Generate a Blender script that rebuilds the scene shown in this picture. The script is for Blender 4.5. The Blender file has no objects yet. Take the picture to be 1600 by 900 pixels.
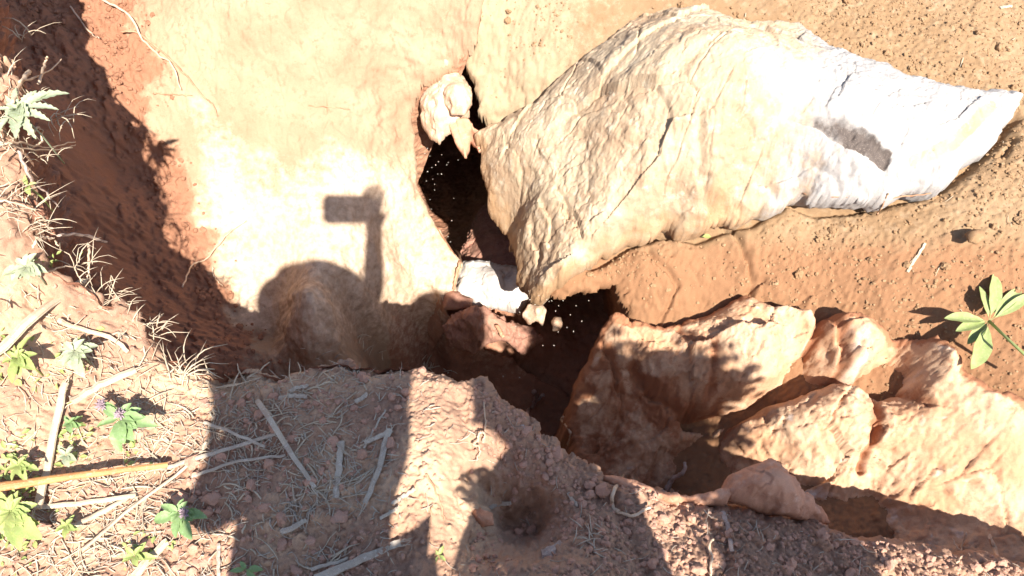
import bpy, bmesh, math, random
import numpy as np
from mathutils import Vector, Matrix
R = math.radians
sc = bpy.context.scene
C = sc.collection
random.seed(7)
rng = np.random.default_rng(11)

# ------------------------------------------------------------ camera, light, exposure
CAM = np.array([0.0, 0.0, 1.42])
F = 1155.0                       # focal length in pixels of the 1600 px wide photograph
PITCH = R(62)
AX = np.array([0, math.cos(PITCH), -math.sin(PITCH)])
UP = np.array([0, math.sin(PITCH), math.cos(PITCH)])
RT = np.array([1.0, 0, 0])
cam = bpy.data.cameras.new('camera')
co = bpy.data.objects.new('camera', cam); C.objects.link(co)
cam.sensor_width = 36; cam.lens = F / 1600 * 36
cam.clip_start = 0.004; cam.clip_end = 500
co.location = CAM; co.rotation_euler = (math.pi / 2 - PITCH, 0, 0)
sc.camera = co

ANTI = (524, 322)                # the camera's own shadow: straight away from the sun
S = AX + RT * ((ANTI[0] - 800) / F) + UP * ((450 - ANTI[1]) / F)
S = S / np.linalg.norm(S)        # direction the light travels
sun = bpy.data.lights.new('sun', 'SUN'); sun.energy = 5.0; sun.angle = R(0.55); sun.color = (1.0, 0.95, 0.87)
so = bpy.data.objects.new('sun', sun); C.objects.link(so)
so.rotation_euler = Vector(S).to_track_quat('-Z', 'Y').to_euler(); so.location = (1, -3, 5)
w = bpy.data.worlds.new('World'); sc.world = w; w.use_nodes = True
nt = w.node_tree
sky = nt.nodes.new('ShaderNodeTexSky'); sky.sky_type = 'NISHITA'; sky.sun_disc = False
sky.sun_elevation = math.asin(-S[2]); sky.sun_rotation = math.atan2(-S[0], -S[1])
bg = nt.nodes['Background']; bg.inputs[1].default_value = 0.088
nt.links.new(sky.outputs[0], bg.inputs[0])
vs = sc.view_settings
vs.view_transform = 'Standard'; vs.look = 'None'; vs.gamma = 1; vs.exposure = 1.47; vs.use_curve_mapping = False
sc.cycles.max_bounces = 8; sc.cycles.diffuse_bounces = 6
sc.cycles.sample_clamp_indirect = 4

# ------------------------------------------------------------ geometry helpers
def ray(u, v):
    return AX + RT * ((u - 800) / F) + UP * ((450 - v) / F)
def P(u, v, z):                  # the place at height z seen at (u, v)
    d = ray(u, v); t = (z - CAM[2]) / d[2]
    return CAM + d * t

_perm = np.random.default_rng(3).permutation(256); _perm = np.concatenate([_perm, _perm, _perm])
_ga = np.random.default_rng(4).uniform(0, 2 * np.pi, 256); _gx, _gy = np.cos(_ga), np.sin(_ga)
def perlin(x, y, seed=0):
    x = np.asarray(x, float) + seed * 17.31; y = np.asarray(y, float) + seed * 9.77
    xi = np.floor(x).astype(int); yi = np.floor(y).astype(int); xf = x - xi; yf = y - yi
    xi &= 255; yi &= 255
    u = xf * xf * xf * (xf * (xf * 6 - 15) + 10); v = yf * yf * yf * (yf * (yf * 6 - 15) + 10)
    def g(ix, iy, dx, dy):
        h = _perm[_perm[ix] + iy]; return _gx[h] * dx + _gy[h] * dy
    a = g(xi, yi, xf, yf); b = g((xi + 1) & 255, yi, xf - 1, yf)
    c = g(xi, (yi + 1) & 255, xf, yf - 1); d = g((xi + 1) & 255, (yi + 1) & 255, xf - 1, yf - 1)
    return (a + (b - a) * u + (c - a) * v + (a - b - c + d) * u * v) * 1.5
def fbm(x, y, f, o=4, seed=0, gain=.5, ridged=False):
    s = 0; a = 1; n = 0
    for i in range(o):
        p = perlin(x * f, y * f, seed + i * 3)
        s = s + a * ((1 - 2 * np.abs(p)) if ridged else p); n += a; a *= gain; f *= 2.03
    return s / n
_rx = np.random.default_rng(5).random((256, 256)); _ry = np.random.default_rng(6).random((256, 256)); _rv = np.random.default_rng(8).random((256, 256))
def worley(x, y, f, seed=0):     # nearest and second distance and a value of the cell
    x = x * f + seed * 13.7; y = y * f + seed * 7.9
    xi = np.floor(x).astype(int); yi = np.floor(y).astype(int)
    F1 = np.full(x.shape, 9.); F2 = np.full(x.shape, 9.); V = np.zeros(x.shape)
    dxn = np.zeros(x.shape); dyn = np.zeros(x.shape)
    for i in (-1, 0, 1):
        for j in (-1, 0, 1):
            a = (xi + i) & 255; b = (yi + j) & 255
            dx = xi + i + _rx[a, b] - x; dy = yi + j + _ry[a, b] - y
            d = np.sqrt(dx * dx + dy * dy); m = d < F1
            F2 = np.where(m, F1, np.minimum(F2, d)); V = np.where(m, _rv[a, b], V)
            dxn = np.where(m, dx, dxn); dyn = np.where(m, dy, dyn); F1 = np.where(m, d, F1)
    return F1, F2, V, dxn, dyn
def clods(x, y, f, seed=0, keep=.6):
    F1, F2, V, _, _ = worley(x, y, f, seed)
    r = .25 + .3 * V
    return np.where(V < keep, np.sqrt(np.maximum(0, r * r - F1 * F1)), 0) / f
def facets(x, y, f, seed=0, tilt=.5):     # broken planes, each cell its own tilt
    F1, F2, V, dx, dy = worley(x + .02 * fbm(x, y, f * 1.5, 2, seed + 50), y + .02 * fbm(x, y, f * 1.5, 2, seed + 60), f, seed)
    a = V * 40
    return ((np.cos(a) * dx + np.sin(a) * dy) * tilt + (V - .5) * .8) / f
_g3 = np.random.default_rng(12).normal(size=(256, 3)); _g3 /= np.linalg.norm(_g3, axis=1)[:, None]
def perlin3(x, y, z, seed=0):
    x = x + seed * 5.3; y = y + seed * 3.1; z = z + seed * 7.7
    xi, yi, zi = (np.floor(q).astype(int) for q in (x, y, z)); xf, yf, zf = x - xi, y - yi, z - zi
    xi &= 255; yi &= 255; zi &= 255
    u, v, w_ = (q * q * q * (q * (q * 6 - 15) + 10) for q in (xf, yf, zf)); s = 0
    for i in (0, 1):
        for j in (0, 1):
            for k in (0, 1):
                h = _perm[_perm[_perm[(xi + i) & 255] + ((yi + j) & 255)] + ((zi + k) & 255)]; g = _g3[h]
                s = s + (g[..., 0] * (xf - i) + g[..., 1] * (yf - j) + g[..., 2] * (zf - k)) * (u if i else 1 - u) * (v if j else 1 - v) * (w_ if k else 1 - w_)
    return s * 1.6
def fbm3(x, y, z, f, o=4, seed=0, gain=.55):
    s = 0; a = 1; n = 0
    for i in range(o): s = s + a * perlin3(x * f, y * f, z * f, seed + i); n += a; a *= gain; f *= 2.1
    return s / n
def roughen(X, Y, Z, h, amp, f, Zs):      # push steep faces in and out along their normal
    gy, gx = np.gradient(Zs, h); sl = np.hypot(gx, gy); st = sstep(.5, 1.8, sl); nn = np.sqrt(1 + sl * sl)
    d = amp * st * (fbm3(X, Y, Z, f, 5, 3) + .5 * np.abs(fbm3(X, Y, Z, f * 2.3, 3, 9)))
    return X - gx / nn * d, Y - gy / nn * d, Z + d / nn
def fracture(X, Y, f, seed):          # a broken network of cracks
    F1, F2, V, _, _ = worley(X + .03 * fbm(X, Y, f * 1.4, 4, seed + 1), Y + .03 * fbm(X, Y, f * 1.4, 4, seed + 2), f, seed)
    return .012 * np.exp(-((F2 - F1) / (.018 * f / 4)) ** 2) * sstep(-.1, .25, fbm(X, Y, f * .8, 3, seed + 3)) * (.5 + V)
def sstep(a, b, x):
    t = np.clip((x - a) / (b - a), 0, 1); return t * t * (3 - 2 * t)
def seg_dist(X, Y, pts):
    d = np.full(X.shape, 1e9)
    for (ax, ay), (bx, by) in zip(pts[:-1], pts[1:]):
        vx, vy = bx - ax, by - ay; L = vx * vx + vy * vy + 1e-12
        t = np.clip(((X - ax) * vx + (Y - ay) * vy) / L, 0, 1)
        d = np.minimum(d, np.hypot(X - ax - t * vx, Y - ay - t * vy))
    return d
def inside(X, Y, pts):
    r = np.zeros(X.shape, bool)
    for (ax, ay), (bx, by) in zip(pts, pts[1:] + pts[:1]):
        c = ((ay > Y) != (by > Y)) & (X < (bx - ax) * (Y - ay) / (by - ay + 1e-12) + ax); r ^= c
    return r
def sdist(X, Y, pts):
    d = seg_dist(X, Y, pts + pts[:1]); return np.where(inside(X, Y, pts), d, -d)
def rbf(ctrl, c=.07):
    pts = np.array(ctrl); xy = pts[:, :2]; z = pts[:, 2]; m = z.mean()
    K = np.sqrt(((xy[:, None] - xy[None]) ** 2).sum(-1) + c * c) + np.eye(len(xy)) * 1e-4
    A = np.block([[K, np.ones((len(xy), 1))], [np.ones((1, len(xy))), np.zeros((1, 1))]])
    wgt = np.linalg.solve(A, np.append(z - m, 0))
    def f(X, Y):
        s = np.zeros(X.shape) + m + wgt[-1]
        for (a, b), q in zip(xy, wgt[:-1]): s += q * np.sqrt((X - a) ** 2 + (Y - b) ** 2 + c * c)
        return s
    return f
def img(X, Y, Z):                # where a point falls in the photograph (places marks, wear and some painted shade)
    dx, dy, dz = X - CAM[0], Y - CAM[1], Z - CAM[2]
    D = dy * AX[1] + dz * AX[2]
    return 800 + F * dx / D, 450 - F * (dy * UP[1] + dz * UP[2]) / D

def link(name, verts, faces, mat, parent=None, smooth=True):
    me = bpy.data.meshes.new(name)
    verts = np.asarray(verts, dtype=np.float32)
    if isinstance(faces, np.ndarray):
        n = faces.shape[1]
        me.vertices.add(len(verts)); me.vertices.foreach_set('co', verts.ravel())
        me.loops.add(faces.size); me.loops.foreach_set('vertex_index', faces.ravel().astype(np.int32))
        me.polygons.add(len(faces)); me.polygons.foreach_set('loop_start', np.arange(0, faces.size, n, dtype=np.int32))
        me.update(calc_edges=True)
    else:
        me.from_pydata([tuple(map(float, v)) for v in verts], [], faces); me.update()
    me.polygons.foreach_set('use_smooth', np.full(len(me.polygons), smooth, dtype=bool)); me.materials.append(mat)
    o = bpy.data.objects.new(name, me); C.objects.link(o)
    if parent: o.parent = parent
    return o
def attr(o, name, vals):
    a = o.data.attributes.new(name, 'FLOAT', 'POINT'); a.data.foreach_set('value', np.asarray(vals, np.float32).ravel())
def tag(o, label, cat, group=None, kind=None):
    o['label'] = label; o['category'] = cat
    if group: o['group'] = group
    if kind: o['kind'] = kind
    return o
def thing(name, label, cat, loc, group=None):
    o = bpy.data.objects.new(name, None); C.objects.link(o); o.location = [float(c) for c in loc]; o.empty_display_size = .02
    return tag(o, label, cat, group)

FIELDS = []                      # height fields, for setting things down
class Field:
    def __init__(s, x0, y0, h, Z, M): s.x0, s.y0, s.h, s.Z, s.M = x0, y0, h, Z, M; FIELDS.append(s)
    def at(s, x, y):
        i = (np.asarray(x) - s.x0) / s.h; j = (np.asarray(y) - s.y0) / s.h
        ok = (i >= 0) & (j >= 0) & (i < s.Z.shape[1] - 1.01) & (j < s.Z.shape[0] - 1.01)
        i = np.clip(i, 0, s.Z.shape[1] - 1.02); j = np.clip(j, 0, s.Z.shape[0] - 1.02)
        a = i.astype(int); b = j.astype(int); u = i - a; v = j - b
        z = (s.Z[b, a] * (1 - u) + s.Z[b, a + 1] * u) * (1 - v) + (s.Z[b + 1, a] * (1 - u) + s.Z[b + 1, a + 1] * u) * v
        return np.where(ok & s.M[b, a], z, -9)
def top(x, y):
    return np.max([f.at(x, y) for f in FIELDS], axis=0)
def hit(u, v):                   # first surface met along a line of sight, for setting small things down
    d = ray(u, v); t = np.arange(1.0, 4.2, .004)
    p = CAM[None] + d[None] * t[:, None]
    k = np.argmax(p[:, 2] <= top(p[:, 0], p[:, 1])); return p[k]

def layer(name, outline, ctrl, h, mat, detail, drop=5, maxdrop=.6, margin=.14, round_=.03, ragged=.012, rect=None, thick=None, masks=None, parent=None, c=.07, rf=9, use_outline=True, ramp=(.03, 14), under=None):
    ow = [P(*q) for q in outline]; cw = [P(*q) for q in ctrl]
    base = rbf((list(ow) if use_outline else []) + list(cw), c)
    poly = [(p[0], p[1]) for p in ow]
    xs = [p[0] for p in poly]; ys = [p[1] for p in poly]
    x0, x1, y0, y1 = min(xs) - margin, max(xs) + margin, min(ys) - margin, max(ys) + margin
    if rect: x0, x1, y0, y1 = max(x0, rect[0]), min(x1, rect[1]), max(y0, rect[2]), min(y1, rect[3])
    nx = int((x1 - x0) / h) + 1; ny = int((y1 - y0) / h) + 1
    X, Y = np.meshgrid(x0 + np.arange(nx) * h, y0 + np.arange(ny) * h)
    rg_ = ragged(X) if callable(ragged) else ragged
    sd = sdist(X, Y, poly) + rg_ * fbm(X, Y, rf, 4, 31) * 2
    Z0 = base(X, Y)
    U, V = img(X, Y, Z0)
    Z = Z0 + detail(X, Y, U, V, sd); Zd = Z - Z0
    if thick is None:
        Z -= np.where((sd < round_) & (sd > 0), (round_ - sd) ** 2 / (2 * round_), 0)
        out = np.maximum(0, -sd)
        if callable(drop): drop = drop(X, Y, U, V)
        if callable(maxdrop): maxdrop = maxdrop(X, Y)
        Z -= np.where(sd < 0, round_ / 2 + np.minimum(out * drop * (1 + .35 * fbm(X, Y, 14, 3, 77)), maxdrop), 0)
        keep = sd > -np.where(np.asarray(maxdrop) < .1, .004, margin)
        idx = np.full(X.shape, -1); idx[keep] = np.arange(keep.sum())
        q = keep[:-1, :-1] & keep[1:, :-1] & keep[:-1, 1:] & keep[1:, 1:]
        f = np.stack([idx[:-1, :-1][q], idx[:-1, 1:][q], idx[1:, 1:][q], idx[1:, :-1][q]], 1)
        Xr, Yr, Zr = roughen(X, Y, Z, h, *ramp, Z - Zd)
        if under is not None:      # undercut: lower points of the rim lie further back under it
            ux, uy = under(X, Y, U, V); dep = np.maximum(0, Z0 - Z - .03) * (sd < 0); Xr = Xr + ux * dep; Yr = Yr + uy * dep
        o = link(name, np.stack([Xr[keep], Yr[keep], Zr[keep]], 1), f, mat, parent)
        Field(x0, y0, h, Z, keep)
        if masks:
            for k, fn in masks.items(): attr(o, k, fn(X, Y, U, V, sd)[keep])
    else:                        # closed body: a top and an underside that meet at the rim
        T, Rr = thick
        keep = sd > 0
        x_ = np.clip(sd / Rr, 0, 1); prof = .7 * (1 - (1 - x_) ** 2) + .3 * x_ * (2 - x_) ** .5 / 1
        Zt = Z - Rr * (1 - prof) ; rim = Z0 - Rr
        Zt = np.where(keep, np.maximum(Zt, rim), rim)
        Zb = rim - T * np.sqrt(np.clip(sd / (Rr * 2), 0, 1)) - .002
        idx = np.full(X.shape, -1); n = keep.sum(); idx[keep] = np.arange(n)
        q = keep[:-1, :-1] & keep[1:, :-1] & keep[:-1, 1:] & keep[1:, 1:]
        f = np.stack([idx[:-1, :-1][q], idx[:-1, 1:][q], idx[1:, 1:][q], idx[1:, :-1][q]], 1)
        e = np.concatenate([f[:, [0, 1]], f[:, [1, 2]], f[:, [2, 3]], f[:, [3, 0]]])
        key = e[:, 0].astype(np.int64) * (n + 1) + e[:, 1]; rev = e[:, 1].astype(np.int64) * (n + 1) + e[:, 0]
        b = e[~np.isin(key, rev)]
        bi = np.unique(b); tz = Zt[keep]; tz[bi] = rim[keep][bi] ; Zt = Zt.copy(); Zt[keep] = tz
        side = np.stack([b[:, 1], b[:, 0], b[:, 0] + n, b[:, 1] + n], 1)
        Xr, Yr, Zr = roughen(X, Y, Zt, h, ramp[0] * min(1, Rr / .05), ramp[1] * 1.4, Z0 - Rr * (1 - prof))
        gy_, gx_ = np.gradient(sd, h); gn = np.maximum(gx_ ** 2 + gy_ ** 2, .25)      # slide the rim onto the true outline
        mv = np.zeros(X.shape); flag = np.zeros(n, bool); flag[bi] = True; mv[keep] = np.where(flag, np.clip(sd[keep], 0, 1.5 * h), 0)
        Xr = np.where(mv > 0, X - gx_ / gn * mv, Xr); Yr = np.where(mv > 0, Y - gy_ / gn * mv, Yr); Zr = np.where(mv > 0, rim, Zr)
        X = X - gx_ / gn * mv; Y = Y - gy_ / gn * mv
        vt = np.stack([Xr[keep], Yr[keep], Zr[keep]], 1); vb = np.stack([X[keep], Y[keep], Zb[keep]], 1)
        o = link(name, np.concatenate([vt, vb]), np.concatenate([f, f[:, ::-1] + n, side]), mat, parent)
        Field(x0, y0, h, Zt, keep)
        if masks:
            for k, fn in masks.items():
                m = fn(X, Y, U, V, sd)[keep]; attr(o, k, np.concatenate([m, m]))
    return o

def cliff(name, outline, i0, i1, ragged, rf, under, depth, mat, h=.0045, amp=.03, f=16, inset=.006, z0=-.012, lean_out=.0, smooth_amp=.0):
    """the face of a bank under part of its rim, sampled evenly down its height"""
    ow = np.array([P(*q) for q in outline]); seg = ow[i0:i1 + 1]
    L = np.concatenate([[0], np.cumsum(np.hypot(*np.diff(seg[:, :2], axis=0).T))]); n = int(L[-1] / h) + 1
    sx = np.linspace(0, L[-1], n); C_ = np.stack([np.interp(sx, L, seg[:, k]) for k in range(3)], 1)
    T = np.gradient(C_[:, :2], axis=0); T /= np.linalg.norm(T, axis=1)[:, None] + 1e-9; N = np.stack([T[:, 1], -T[:, 0]], 1)
    if inside(C_[n // 2:n // 2 + 1, 0] + N[n // 2, 0] * .02, C_[n // 2:n // 2 + 1, 1] + N[n // 2, 1] * .02, [(p[0], p[1]) for p in ow])[0]: N = -N
    for _ in range(25): N[1:-1] = (N[:-2] + N[1:-1] * 2 + N[2:]) / 4
    N /= np.linalg.norm(N, axis=1)[:, None]
    off = 2 * (ragged(C_[:, 0]) if callable(ragged) else ragged) * fbm(C_[:, 0], C_[:, 1], rf, 4, 31) - inset
    m = int(depth / h) + 1; dd = np.linspace(0, depth, m)
    X = C_[None, :, 0] + N[None, :, 0] * off + under[0] * dd[:, None]; Y = C_[None, :, 1] + N[None, :, 1] * off + under[1] * dd[:, None]; Z = C_[None, :, 2] + z0 - dd[:, None] + 0 * X
    D = amp * (fbm3(X, Y, Z * .8, f, 5, 3, .62) + .45 * np.abs(fbm3(X, Y, Z, f * 2.4, 4, 9, .6)) + .5 * fbm3(X, Y, Z * .3, 5, 3, 12)) * sstep(0, .03, dd)[:, None]
    X = X + N[None, :, 0] * D; Y = Y + N[None, :, 1] * D; Z = Z + .5 * D * sstep(0, .03, dd)[:, None]
    idx = np.arange(m * n).reshape(m, n); f_ = np.stack([idx[:-1, :-1], idx[:-1, 1:], idx[1:, 1:], idx[1:, :-1]], -1).reshape(-1, 4)
    o = link(name, np.stack([X, Y, Z], -1).reshape(-1, 3), f_, mat); o['kind'] = 'structure'
    return X, Y, Z, N

# ------------------------------------------------------------ materials
def mat(name, c1, c2, c3=None, sc1=6, sc2=60, rough=.95, bump=.25, bscale=220, mask=None, cm=None, mask2=None, cm2=None, mask3=None, cm3=None, spec=.1, speck=None, bdist=.004):
    m = bpy.data.materials.new(name); m.use_nodes = True; n = m.node_tree.nodes; L = m.node_tree.links
    b = n['Principled BSDF']; b.inputs['Roughness'].default_value = rough; b.inputs['Specular IOR Level'].default_value = spec
    tc = n.new('ShaderNodeTexCoord')
    def noise(s, det=6, r=.6):
        t = n.new('ShaderNodeTexNoise'); t.inputs['Scale'].default_value = s; t.inputs['Detail'].default_value = det; t.inputs['Roughness'].default_value = r
        L.new(tc.outputs['Object'], t.inputs['Vector']); return t
    def ramp(src, a, bb, lo=0, hi=1):
        r = n.new('ShaderNodeMapRange'); r.interpolation_type = 'SMOOTHSTEP'
        r.inputs[1].default_value = a; r.inputs[2].default_value = bb; r.inputs[3].default_value = lo; r.inputs[4].default_value = hi
        L.new(src, r.inputs[0]); return r.outputs[0]
    def mix(f, a, bcol):
        x = n.new('ShaderNodeMix'); x.data_type = 'RGBA'
        if isinstance(f, float): x.inputs[0].default_value = f
        else: L.new(f, x.inputs[0])
        for s, v in ((6, a), (7, bcol)):
            if isinstance(v, tuple): x.inputs[s].default_value = (*v, 1)
            else: L.new(v, x.inputs[s])
        return x.outputs[2]
    n1 = noise(sc1); n2 = noise(sc2, 8, .7)
    col = mix(ramp(n1.outputs[0], .36, .64), c1, c2)
    if c3: col = mix(ramp(n2.outputs[0], .5, .68, 0, .8), col, c3)
    def masked(col, nm, cc):
        a = n.new('ShaderNodeAttribute'); a.attribute_name = nm
        ad = n.new('ShaderNodeMath'); ad.operation = 'MULTIPLY_ADD'; L.new(n2.outputs[0], ad.inputs[0]); ad.inputs[1].default_value = 1.0; L.new(a.outputs['Fac'], ad.inputs[2])
        return mix(ramp(ad.outputs[0], .74, 1.26), col, cc)
    if mask: col = masked(col, mask, cm)
    if mask2: col = masked(col, mask2, cm2)
    if mask3: col = masked(col, mask3, cm3)
    if speck:
        n4 = noise(420, 3, .6); col = mix(ramp(n4.outputs[0], .6, .68, 0, .7), col, speck)
    n3 = noise(900, 4, .7)
    mul = n.new('ShaderNodeMix'); mul.data_type = 'RGBA'; mul.blend_type = 'MULTIPLY'; mul.inputs[0].default_value = 1
    g = n.new('ShaderNodeMapRange'); g.inputs[1].default_value = .3; g.inputs[2].default_value = .7; g.inputs[3].default_value = .72; g.inputs[4].default_value = 1.22
    L.new(n3.outputs[0], g.inputs[0]); cmb = n.new('ShaderNodeCombineColor')
    for i in range(3): L.new(g.outputs[0], cmb.inputs[i])
    L.new(col, mul.inputs[6]); L.new(cmb.outputs[0], mul.inputs[7])
    L.new(mul.outputs[2], b.inputs['Base Color'])
    if bump:
        nb = noise(bscale, 8, .75); bp = n.new('ShaderNodeBump'); bp.inputs['Strength'].default_value = bump; bp.inputs['Distance'].default_value = bdist
        L.new(nb.outputs[0], bp.inputs['Height']); L.new(bp.outputs[0], b.inputs['Normal'])
    return m

M_bank = mat('bank soil', (.39, .23, .15), (.34, .20, .135), (.25, .155, .11), sc1=5, sc2=45, bump=.6, bscale=260, mask='pale', cm=(.52, .34, .22))
M_wall = mat('clay wall', (.31, .20, .125), (.37, .255, .165), (.27, .165, .10), sc1=5, sc2=40, bump=.5, bscale=200, mask='crumb_shade', cm=(.28, .135, .08), mask2='pale', cm2=(.62, .46, .33))
M_floor = mat('pit floor soil', (.36, .17, .10), (.42, .22, .14), (.30, .14, .09), sc1=7, sc2=50, bump=.4, mask='pale', cm=(.5, .33, .24))
M_far = mat('far soil', (.235, .145, .078), (.27, .175, .10), (.32, .225, .14), sc1=4, sc2=30, bump=.5, bscale=300, mask='pale', cm=(.25, .13, .068), mask2='light', cm2=(.36, .27, .17))
M_boulder = mat('boulder rock', (.44, .335, .225), (.36, .245, .155), (.50, .415, .31), sc1=6, sc2=22, bump=.6, bscale=120, mask='fresh', cm=(.35, .325, .305), mask2='dark', cm2=(.10, .08, .07), mask3='soil', cm3=(.36, .22, .12), speck=(.36, .29, .24), bdist=.006)
M_out = mat('outcrop rock', (.46, .26, .15), (.54, .36, .235), (.38, .20, .12), sc1=9, sc2=40, bump=.5, bscale=150, mask='pale', cm=(.60, .50, .42), mask2='soil', cm2=(.33, .15, .08), bdist=.006)
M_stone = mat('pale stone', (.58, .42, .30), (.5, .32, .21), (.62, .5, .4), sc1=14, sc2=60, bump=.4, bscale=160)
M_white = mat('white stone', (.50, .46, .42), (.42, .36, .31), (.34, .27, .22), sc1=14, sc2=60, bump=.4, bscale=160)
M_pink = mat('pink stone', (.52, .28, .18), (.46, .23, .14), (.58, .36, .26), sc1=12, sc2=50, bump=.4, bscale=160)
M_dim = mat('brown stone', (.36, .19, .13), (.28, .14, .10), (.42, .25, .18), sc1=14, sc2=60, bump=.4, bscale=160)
M_clod = mat('soil crumbs', (.48, .27, .19), (.42, .24, .17), (.36, .23, .17), sc1=20, sc2=60, bump=.6, bscale=400)
M_clodf = mat('far soil crumbs', (.27, .16, .085), (.30, .19, .105), (.35, .235, .14), sc1=20, sc2=60, bump=.6, bscale=400)
M_straw = mat('dry straw', (.50, .40, .28), (.40, .30, .21), (.60, .52, .40), sc1=30, sc2=120, rough=.7, bump=.3, bscale=400, spec=.3)
M_strawg = mat('grey weathered straw', (.46, .385, .30), (.36, .285, .22), (.56, .485, .40), sc1=30, sc2=120, rough=.8, bump=.3, bscale=400)
M_orange = mat('orange stalk', (.50, .25, .09), (.42, .18, .07), (.60, .38, .2), sc1=30, sc2=120, rough=.6, bump=.2, spec=.3)
M_root = mat('root bark', (.33, .17, .10), (.42, .26, .16), None, sc1=30, bump=.3)
M_rootp = mat('pale root', (.56, .42, .30), (.48, .33, .22), None, sc1=30, bump=.3)
M_wood = mat('grey wood', (.40, .30, .25), (.30, .21, .17), (.48, .4, .34), sc1=30, sc2=100, bump=.4)
def leafmat(name, a, b, c):
    m = mat(name, a, b, c, sc1=25, sc2=150, rough=.55, bump=.25, bscale=500, spec=.35, bdist=.001)
    n = m.node_tree.nodes; L = m.node_tree.links; p = n['Principled BSDF']
    tr = n.new('ShaderNodeBsdfTranslucent'); tr.inputs[0].default_value = (a[0] * 1.2, a[1] * 1.3, a[2] * .8, 1)
    mx = n.new('ShaderNodeMixShader'); mx.inputs[0].default_value = .3
    L.new(p.outputs[0], mx.inputs[1]); L.new(tr.outputs[0], mx.inputs[2]); L.new(mx.outputs[0], n['Material Output'].inputs[0]); return m
M_leaf = leafmat('green leaf', (.27, .38, .16), (.21, .32, .12), (.36, .44, .26))
M_leafy = leafmat('yellow green leaf', (.38, .42, .15), (.30, .38, .12), (.46, .44, .2))
M_leafg = leafmat('grey green leaf', (.41, .44, .30), (.34, .38, .24), (.50, .52, .40))
M_leafp = leafmat('pale green leaf', (.34, .38, .16), (.28, .34, .12), (.45, .45, .24))
M_flower = mat('purple flower', (.34, .25, .28), (.24, .17, .19), (.44, .36, .36), sc1=90, sc2=200, bump=.5)
M_midge = mat('midge', (.55, .5, .42), (.45, .4, .33), None, bump=0)
M_skin = mat('skin', (.23, .12, .075), (.2, .1, .06), None, rough=.6, bump=.1)
M_cloth = mat('shirt cloth', (.10, .14, .25), (.08, .12, .22), None, bump=.2)
M_trous = mat('trouser cloth', (.06, .055, .05), (.08, .07, .06), None, bump=.2)
M_hair = mat('hair', (.02, .015, .012), (.03, .02, .015), None, bump=.4)
M_black = mat('black plastic', (.02, .02, .022), (.025, .025, .027), None, rough=.35, bump=0, spec=.5)

# ------------------------------------------------------------ the ground: near bank
SIDE = (-2.3, 2.3, -.75, 2.75)
bank_out = [(-1500, 1900, 0), (-1500, 300, .3), (-900, -500, .5), (-130, -320, .46), (-70, -60, .44), (-28, 40, .42), (0, 110, .40), (18, 210, .38), (28, 300, .34), (48, 370, .28), (95, 425, .2), (150, 455, .14), (205, 505, .08), (262, 548, .02),
  (325, 578, -.02), (400, 584, -.04), (460, 572, -.03), (540, 562, -.03), (640, 566, -.03), (700, 578, -.04), (745, 592, -.06), (795, 612, -.08), (832, 648, -.11), (872, 690, -.15), (912, 724, -.17), (955, 742, -.19),
  (1005, 752, -.2), (1060, 775, -.24), (1130, 785, -.25), (1200, 800, -.26), (1300, 820, -.27), (1400, 836, -.28), (1500, 856, -.29), (1600, 872, -.29), (1900, 930, -.28), (2600, 1000, -.2), (3800, 1700, -.1), (1500, 3200, 0), (-300, 3200, 0)]
bank_ctl = [(150, 700, .03), (30, 600, .13), (0, 800, .08), (0, 480, .22), (-150, 300, .38), (150, 560, .07), (250, 800, .0), (400, 700, .0), (500, 850, .01), (650, 640, -.01), (650, 850, .01), (705, 740, -.01), (722, 640, -.04), (742, 800, -.09), (790, 700, -.13), (830, 800, -.2), (815, 835, -.22), (815, 870, -.09), (750, 880, -.05), (900, 860, -.1),
  (900, 780, -.17), (1000, 850, -.14), (1150, 850, -.2), (1300, 880, -.22), (1500, 890, -.25), (60, 480, .17)]
BCR = [[(900, 745), (960, 770), (985, 830), (1010, 900)], [(720, 640), (735, 700), (715, 760), (712, 820), (735, 850)], [(1120, 790), (1150, 850), (1140, 900)]]
BCRW = [[tuple(P(u, v, -.12)[:2]) for u, v in l] for l in BCR]
HOL = [tuple(P(u, v, -.15)[:2]) for u, v in ((728, 760), (745, 735), (775, 745), (800, 765), (850, 775), (868, 805), (845, 832), (800, 828), (765, 812), (738, 800))]
def bank_detail(X, Y, U, V, sd):
    z = .022 * fbm(X, Y, 4, 3, 1) + .012 * fbm(X, Y, 14, 5, 2, .6) + .005 * fbm(X, Y, 60, 3, 3)
    rough = .5 + sstep(-.1, .3, fbm(X, Y, 3, 2, 9)) + .9 * sstep(700, 760, U)
    z += clods(X, Y, 36, 1, .4) * .5 * rough + clods(X, Y, 80, 2, .75) * .8 * rough + clods(X, Y, 150, 22, .8) * .8 + .006 * fbm(X, Y, 45, 4, 23, .75) + clods(X, Y, 17, 3, .22) * .45 * rough
    z += .003 * fbm(X, Y, 22, 5, 12, .7, True) + .004 * fbm(X, Y, 110, 3, 13, .7) + clods(X, Y, 120, 14, .8) * .6
    wx = X + .05 * fbm(X, Y, 9, 4, 121, .6); wy = Y + .05 * fbm(X, Y, 9, 4, 122, .6)
    hol = sdist(wx, wy, HOL); z -= .085 * sstep(-.012, .035, hol) * (.75 + .5 * fbm(X, Y, 12, 4, 123)) + .02 * sstep(-.06, .02, hol)
    for l in BCRW: z -= .016 * np.exp(-(seg_dist(X, Y, l) / .014) ** 2)
    z -= .02 * sstep(.05, 0, sd) * (1 + fbm(X, Y, 20, 3, 5))
    return z
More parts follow.
